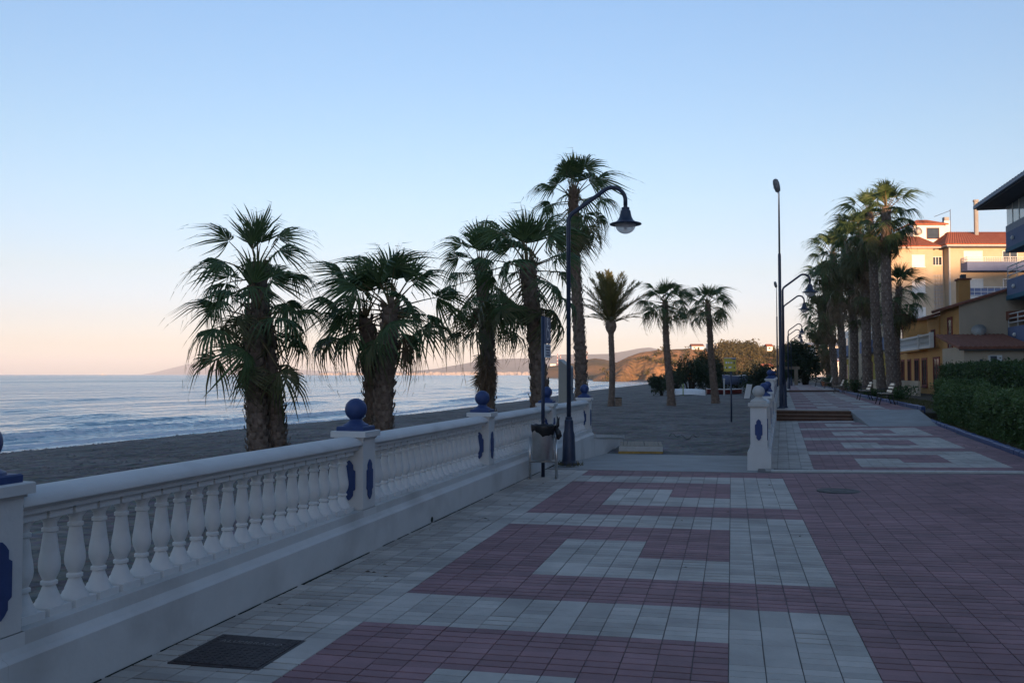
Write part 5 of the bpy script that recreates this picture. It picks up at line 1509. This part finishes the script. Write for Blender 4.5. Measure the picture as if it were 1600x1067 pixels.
# --- blue-grey apartment house at the right edge
b3 = thing('balcony_house', 'blue grey apartment house with balconies and deep dark eaves at right edge', 'building', (15.3, 56.25, .1), 0)
part(b3, 'wall', M_GREYWALL, (.95, 11, -26, 0, 0, 11.1))
tiled_roof(b3, 'roof', (-1.3, 1.1, 11.42), (-1.3, -27, 11.42), (5.5, 1.1, 13.6), (5.5, -27, 13.6), M_SOFFIT, 60)
part(b3, 'eave', M_SOFFIT, (-1.25, 11.5, -27, 1.0, 11.1, 11.34)); part(b3, 'gutter', M_GREYWALL, (-1.42, -1.27, -27, 1.05, 11.18, 11.36))
for i, z0 in enumerate((8.55, 5.85, 3.15, .5)):
    bl = part(b3, 'balcony', M_BALBLUE, (0, .949, -25.8, -.05, z0 + .12, z0 + 1.02))
    part(bl, 'awning_strip', M_TEAL, (-.04, .93, -25.8, -.01, z0 - .12, z0 + .119))
    rl_ = MB(); rl_.lathe([(.03, 0), (.11, .02), (.12, .10), (.04, .16)], 10); rl_.build('balcony_lamp', M_WHITE, bl, loc=(-.005, -1.5, z0 + .55), rot=(0, R(-90), 0))
    if i:
        railing(bl, [(.05, -25, z0 + 1.02), (.05, -.1, z0 + 1.02)], .75, 1.6, r=.035, rails=(1.0, .66, .33))
    for k in range(5):
        window(b3, 'x', -2.6 - k * 4.6, -1.0 - k * 4.6, z0 + 1.05 if i else z0 + 1.4, z0 + 2.3, .95, M_WHITE, M_GLASS, .07, 1, False)
part(b3, 'lower_wing', M_GREYWALL, (.4, 11, -70, -27.5, 0, 9.6)); part(b3, 'shade_block_cornice', M_STONE, (.2, 11.2, -70.2, -27.3, 9.601, 9.85))  # off-frame block added to shade the right side, kept low for the sun
for k in range(8):
    for z0 in (1.0, 4.0, 7.0): window(b3, 'x', -31 - k * 4.8, -29.4 - k * 4.8, z0, z0 + 1.6, .4, M_WHITE, M_GLASS, .08, 1)
gz_ = part(b3, 'glazed_parapet', M_GREYWALL, (0, .948, -25.8, -.04, 9.571, 9.95))
for k in range(22):
    y1 = -.10 - k * 1.17
    part(gz_, 'pane', mat('pale_pane', (.34, .40, .42), .1, var=.1, scale=2, spec=.7), (.05, .09, y1 - 1.06, y1, 9.96, 11.08))
    part(gz_, 'mullion', M_WHITE, (.03, .12, y1 - 1.165, y1 - 1.065, 9.955, 11.09))

# --- buildings glimpsed between the palm trunks
c1b = thing('terraced_house', 'cream house with blue balcony seen between the landward palm trunks', 'building', (14.2, 82, .2), 0)
part(c1b, 'wall', M_CREAM, (0, 9, 0, 22, 3.4, 6.1)); part(c1b, 'ground_floor', M_YELWALL, (-.05, 9, .001, 21.99, 0, 3.399)); part(c1b, 'parapet', M_WHITE, (-.1, 9.1, -.1, 22.1, 6.101, 6.35))
for a in (1.5, 6.5, 11.5, 16.5):
    window(c1b, 'x', a, a + 1.6, .6, 2.6, -.05, M_REDTRIM, M_GLASS, .1, 1); window(c1b, 'x', a, a + 1.6, 4.3, 5.7, 0, M_WHITE, M_GLASS, .1, 1)
    bl = part(c1b, 'balcony', M_BALBLUE, (-1.0, -.051, a - .7, a + 2.4, 3.6, 4.8)); railing(bl, [(-.95, a - .6, 4.8), (-.95, a + 2.3, 4.8)], .25, .5)
c2b = thing('corner_house', 'white house with blue balcony and yellow ground floor farther along the row', 'building', (14.0, 108, .2), 0)
part(c2b, 'wall', M_WHITE, (0, 8, 0, 17, 3.3, 6.4)); part(c2b, 'ground_floor', M_YELWALL, (-.05, 8, .001, 16.99, 0, 3.299))
part(c2b, 'parapet', M_WHITE, (-.1, 8.1, -.1, 17.1, 6.4, 6.7))
for a in (1.2, 5.2, 9.2, 13.2):
    window(c2b, 'x', a, a + 1.8, .6, 2.5, -.05, M_WHITE, M_GLASS, .1, 1); window(c2b, 'x', a, a + 1.8, 4.3, 5.9, 0, M_WHITE, M_GLASS, .1, 1)
    part(c2b, 'balcony', M_BALBLUE, (-1.1, -.051, a - .8, a + 2.6, 3.5, 4.7))
o = at(1290, 210)
dh = thing('white_house', 'sunlit white house with blue window behind the far evergreen tree', 'building', (o.x, o.y, 1.0), R(12))
part(dh, 'wall', M_WHITE, (-2.2, 5.5, 0, 8, 0, 7.0)); part(dh, 'lower_wing', M_WHITE, (-4.2, -2.201, 0, 6, 0, 4.8)); part(dh, 'parapet', M_WHITE, (-2.3, 5.6, -.1, 8.1, 7.0, 7.25))
tiled_roof(dh, 'roof', (-2.4, -.2, 7.26), (5.7, -.2, 7.26), (-2.4, 8.2, 8.3), (5.7, 8.2, 8.3), M_WHITE, 12)
window(dh, 'y', -.6, 1.2, 3.8, 6.0, 0, M_REDTRIM, M_BALBLUE, .2, 0, False); window(dh, 'y', 2.4, 4.2, 3.8, 6.0, 0, M_REDTRIM, M_BALBLUE, .2, 0, False)
# parked van behind the hedges
vn = thing('parked_van', 'white van roof just showing above the tall hedge', 'van', (13.35, 44.5, .02), R(4))
m = MB()
m.extr([(0, .35), (0, 1.25), (.35, 1.95), (.75, 2.12), (4.1, 2.12), (4.35, 1.9), (4.4, .35)], lambda a, b, t: (t, a, b), -.9, .9); m.build('body', M_WHITE, vn)
m = MB(); m.extr([(.08, 1.32), (.36, 1.86), (1.4, 1.86), (1.4, 1.32)], lambda a, b, t: (t, a, b), -.905, .905); m.build('side_glass', M_GLASS, vn)
for y in (.9, 3.5):
    for s in (-.78, .78):
        m = MB(); m.lathe([(.05, -.1), (.33, -.1), (.35, 0), (.33, .1), (.05, .1)], 16); w = m.build('wheel', M_IRON, vn, 40, loc=(s, y, .33), rot=(0, R(90), 0))

# ------------------------------------------------------------ on the headland
hill = bpy.data.objects['headland_hill']; hv = hill.data.vertices; K = 34 + 1 + 8
ncol = len(hv) // K
q = random.Random(40)
m = MB(); lm_far = leaf_mat('far_tree_leaf', (.055, .055, .020), (.13, .105, .038), .12)
def clump(p, r, h, n):
    for i in range(n):
        d = Vector((q.gauss(0, 1), q.gauss(0, 1), q.gauss(0, 1))).normalized() * (q.random() ** .4)
        leaf(m, Vector((p.x + d.x * r, p.y + d.y * r, p.z + h * .5 + d.z * h * .5)), q.uniform(.35, .75), q)
px_of = lambda v: (lambda d, l: 800 + 1400 * l / d)(-0.2378 * v.x + 0.9713 * v.y, 0.9713 * v.x + 0.2378 * v.y)
for i in range(ncol):
    for j in range(6, 37):
        v = hv[i * K + j].co; c = px_of(v)
        dens = .0
        if 1060 < c < 1330: dens = .03 + .24 * sst(1100, 1130, c) * (fbm(v.x * .03, v.y * .03, 1) > -.1) - .10 * sst(1205, 1250, c)
        elif 1010 < c <= 1060: dens = .03
        elif 940 < c <= 1010: dens = .006
        elif c >= 1330: dens = .08
        if j > 28 and 1112 < c < 1185: dens = .5
        if q.random() < dens:
            big = 1122 < c < 1185 and j > 24
            clump(v, q.uniform(1.6, 2.8) * (1.3 if big else .8), q.uniform(3.0, 5.5) * (1.1 if big else .55), 46 if big else 26)
tag(m.build('woodland', lm_far), 'sunlit scrub and trees covering the headland slope', 'woodland', kind='stuff')
def surf(px, j):
    best = min(range(ncol), key=lambda i: abs(px_of(hv[i * K + j].co) - px)); return hv[best * K + j].co
def cottage(label, px, j, w, d, h, rm, dz=0, wm=M_WHITE):
    v = surf(px, j); t = thing('hill_house', label, 'house', (v.x, v.y - 3, v.z - .4 + dz), R(13.757), 'houses on the headland')
    part(t, 'wall', wm, (-w / 2, w / 2, 0, d, 0, h))
    if rm: tiled_roof(t, 'roof', (-w / 2 - .3, -.3, h), (w / 2 + .3, -.3, h), (-w / 2 - .3, d / 2, h + 1.1), (w / 2 + .3, d / 2, h + 1.1), rm, 8); tiled_roof(t, 'roof', (w / 2 + .3, d + .3, h), (-w / 2 - .3, d + .3, h), (w / 2 + .3, d / 2, h + 1.1), (-w / 2 - .3, d / 2, h + 1.1), rm, 8)
    else: part(t, 'parapet', wm, (-w / 2 - .15, w / 2 + .15, -.15, d + .15, h, h + .3))
    for k in range(max(1, int(w / 2.2))):
        xx = -w / 2 + .7 + k * 2.0; window(t, 'y', xx, xx + .9, h * .4, h * .75, 0, M_WHITE, M_GLASS, .08, 0, False)
cottage('white house with dark windows on the headland crest', 1115, 33, 4.6, 5, 3.4, None, .4)
cottage('low long house left of the crest house', 1090, 33, 5.5, 5, 1.7, M_ROOFD, .2)
cottage('small pink house on the slope behind the far lamps', 1199, 20, 5, 5, 2.6, M_ROOF, .8, M_CREAM)
cottage('tiny white house high on the right slope', 1202, 32, 2.6, 4, 2.2, M_ROOF, .5)
cottage('white house standing at the skyline right of the lamps', 1212, 14, 6, 5, 2.4, None, 1.2)
# radio masts on the dry hill
def mast(label, px, Z, zb, h):
    p = at(px, Z, zb); t = thing('radio_mast', label, 'mast', tuple(p), 0, 'red and white masts on the far hill')
    k = 7
    for i in range(k):
        m2 = MB(); r0 = .55 - .4 * i / k; r1 = .55 - .4 * (i + 1) / k
        for a in range(3):
            c, s = math.cos(a * 2.094), math.sin(a * 2.094); m2.tube([(r0 * c, r0 * s, h * i / k), (r1 * c, r1 * s, h * (i + 1) / k)], .11, 5)
            c2, s2 = math.cos((a + 1) * 2.094), math.sin((a + 1) * 2.094); m2.tube([(r0 * c, r0 * s, h * i / k), (r1 * c2, r1 * s2, h * (i + 1) / k)], .06, 4)
        m2.build('segment', M_WHITE if i % 2 else mat('mast_red', (.35, .05, .03), .6), t)
mast('left one of two lattice masts on the far hill', 871, 815, 10.0, 10.5)
mast('right one of two lattice masts on the far hill', 876, 812, 10.0, 9.5)
mast('lone thin lattice mast behind the tall beach palm', 917, 820, 14.0, 9.0)
for px, Z, zb, w, lab in ((864, 812, 9.4, 5, 'long low white building beside the far masts'), (981, 812, 9.4, 9, 'white building on the shoulder of the far hill')):
    p = at(px, Z, zb); t = thing('far_building', lab, 'building', tuple(p), R(13.757)); part(t, 'wall', M_WHITE, (-w / 2, w / 2, 0, 6, -1, 1.6)); part(t, 'flat_roof', M_STONE, (-w / 2 - .3, w / 2 + .3, -.3, 6.3, 1.6, 1.9))
# town on the far shore, ship
m = MB(); q = random.Random(12)
for i in range(260):
    px = q.choice((q.uniform(500, 700), q.uniform(680, 850), q.uniform(700, 845))); Z = q.uniform(3900, 4600); p = at(px, Z)
    h_ = q.uniform(3, 8) * (1 if px > 600 else .5); w_ = q.uniform(4, 9); zb = 1 + max(0, Z - 3950) * .011
    m.box(p.x - w_, p.x + w_, p.y - 8, p.y + 8, -1.5, zb + h_, rot=q.uniform(-.3, .5))
tag(m.build('town', mat('town_wall', (.34, .28, .23), .9, col2=(.52, .45, .40), scale=.02)), 'pale sunlit town along the far shore', 'town', kind='stuff')
ridge('far_shore', [(480, 585.2), (520, 584.4), (600, 583.6), (700, 582), (780, 580.5), (860, 581), (930, 583)], 5000, 700, 300, M_MTN, 200, step=5, nt=8, seed=17)
p = at(162, 4200)
sp_ = thing('ship', 'small white ship far out on the horizon at left', 'ship', (p.x, p.y, SEA), R(8))
m = MB(); m.prism([(-13, -2.5), (10, -2.5), (15, 0), (10, 2.5), (-13, 2.5)], -.3, 3.2); m.build('hull', mat('ship_hull', (.35, .36, .38), .6), sp_)
part(sp_, 'superstructure', M_WHITE, (-9, 3, -2, 2, 3.21, 6.5)); part(sp_, 'bridge', M_WHITE, (-4, 1, -1.6, 1.6, 6.51, 9.0)); part(sp_, 'funnel', M_WHITE, (-6.5, -5, -.7, .7, 6.51, 10.5))

# ------------------------------------------------------------ haze
m = MB(); m.box(-17500, 17500, -600, 17500, -2.75, 330)
hz_m = bpy.data.materials.new('haze_air'); hz_m.use_nodes = True
n, l = hz_m.node_tree.nodes, hz_m.node_tree.links
n.remove(n['Principled BSDF'])
pv = n.new('ShaderNodeVolumePrincipled')
pv.inputs['Color'].default_value = (.84, .91, 1.0, 1)
pv.inputs['Density'].default_value = 0.00009
pv.inputs['Anisotropy'].default_value = -0.15
l.new(pv.outputs[0], n['Material Output'].inputs['Volume'])
hzo = m.build('haze', hz_m); tag(hzo, 'pale morning haze in the air over the bay', 'haze', kind='stuff')
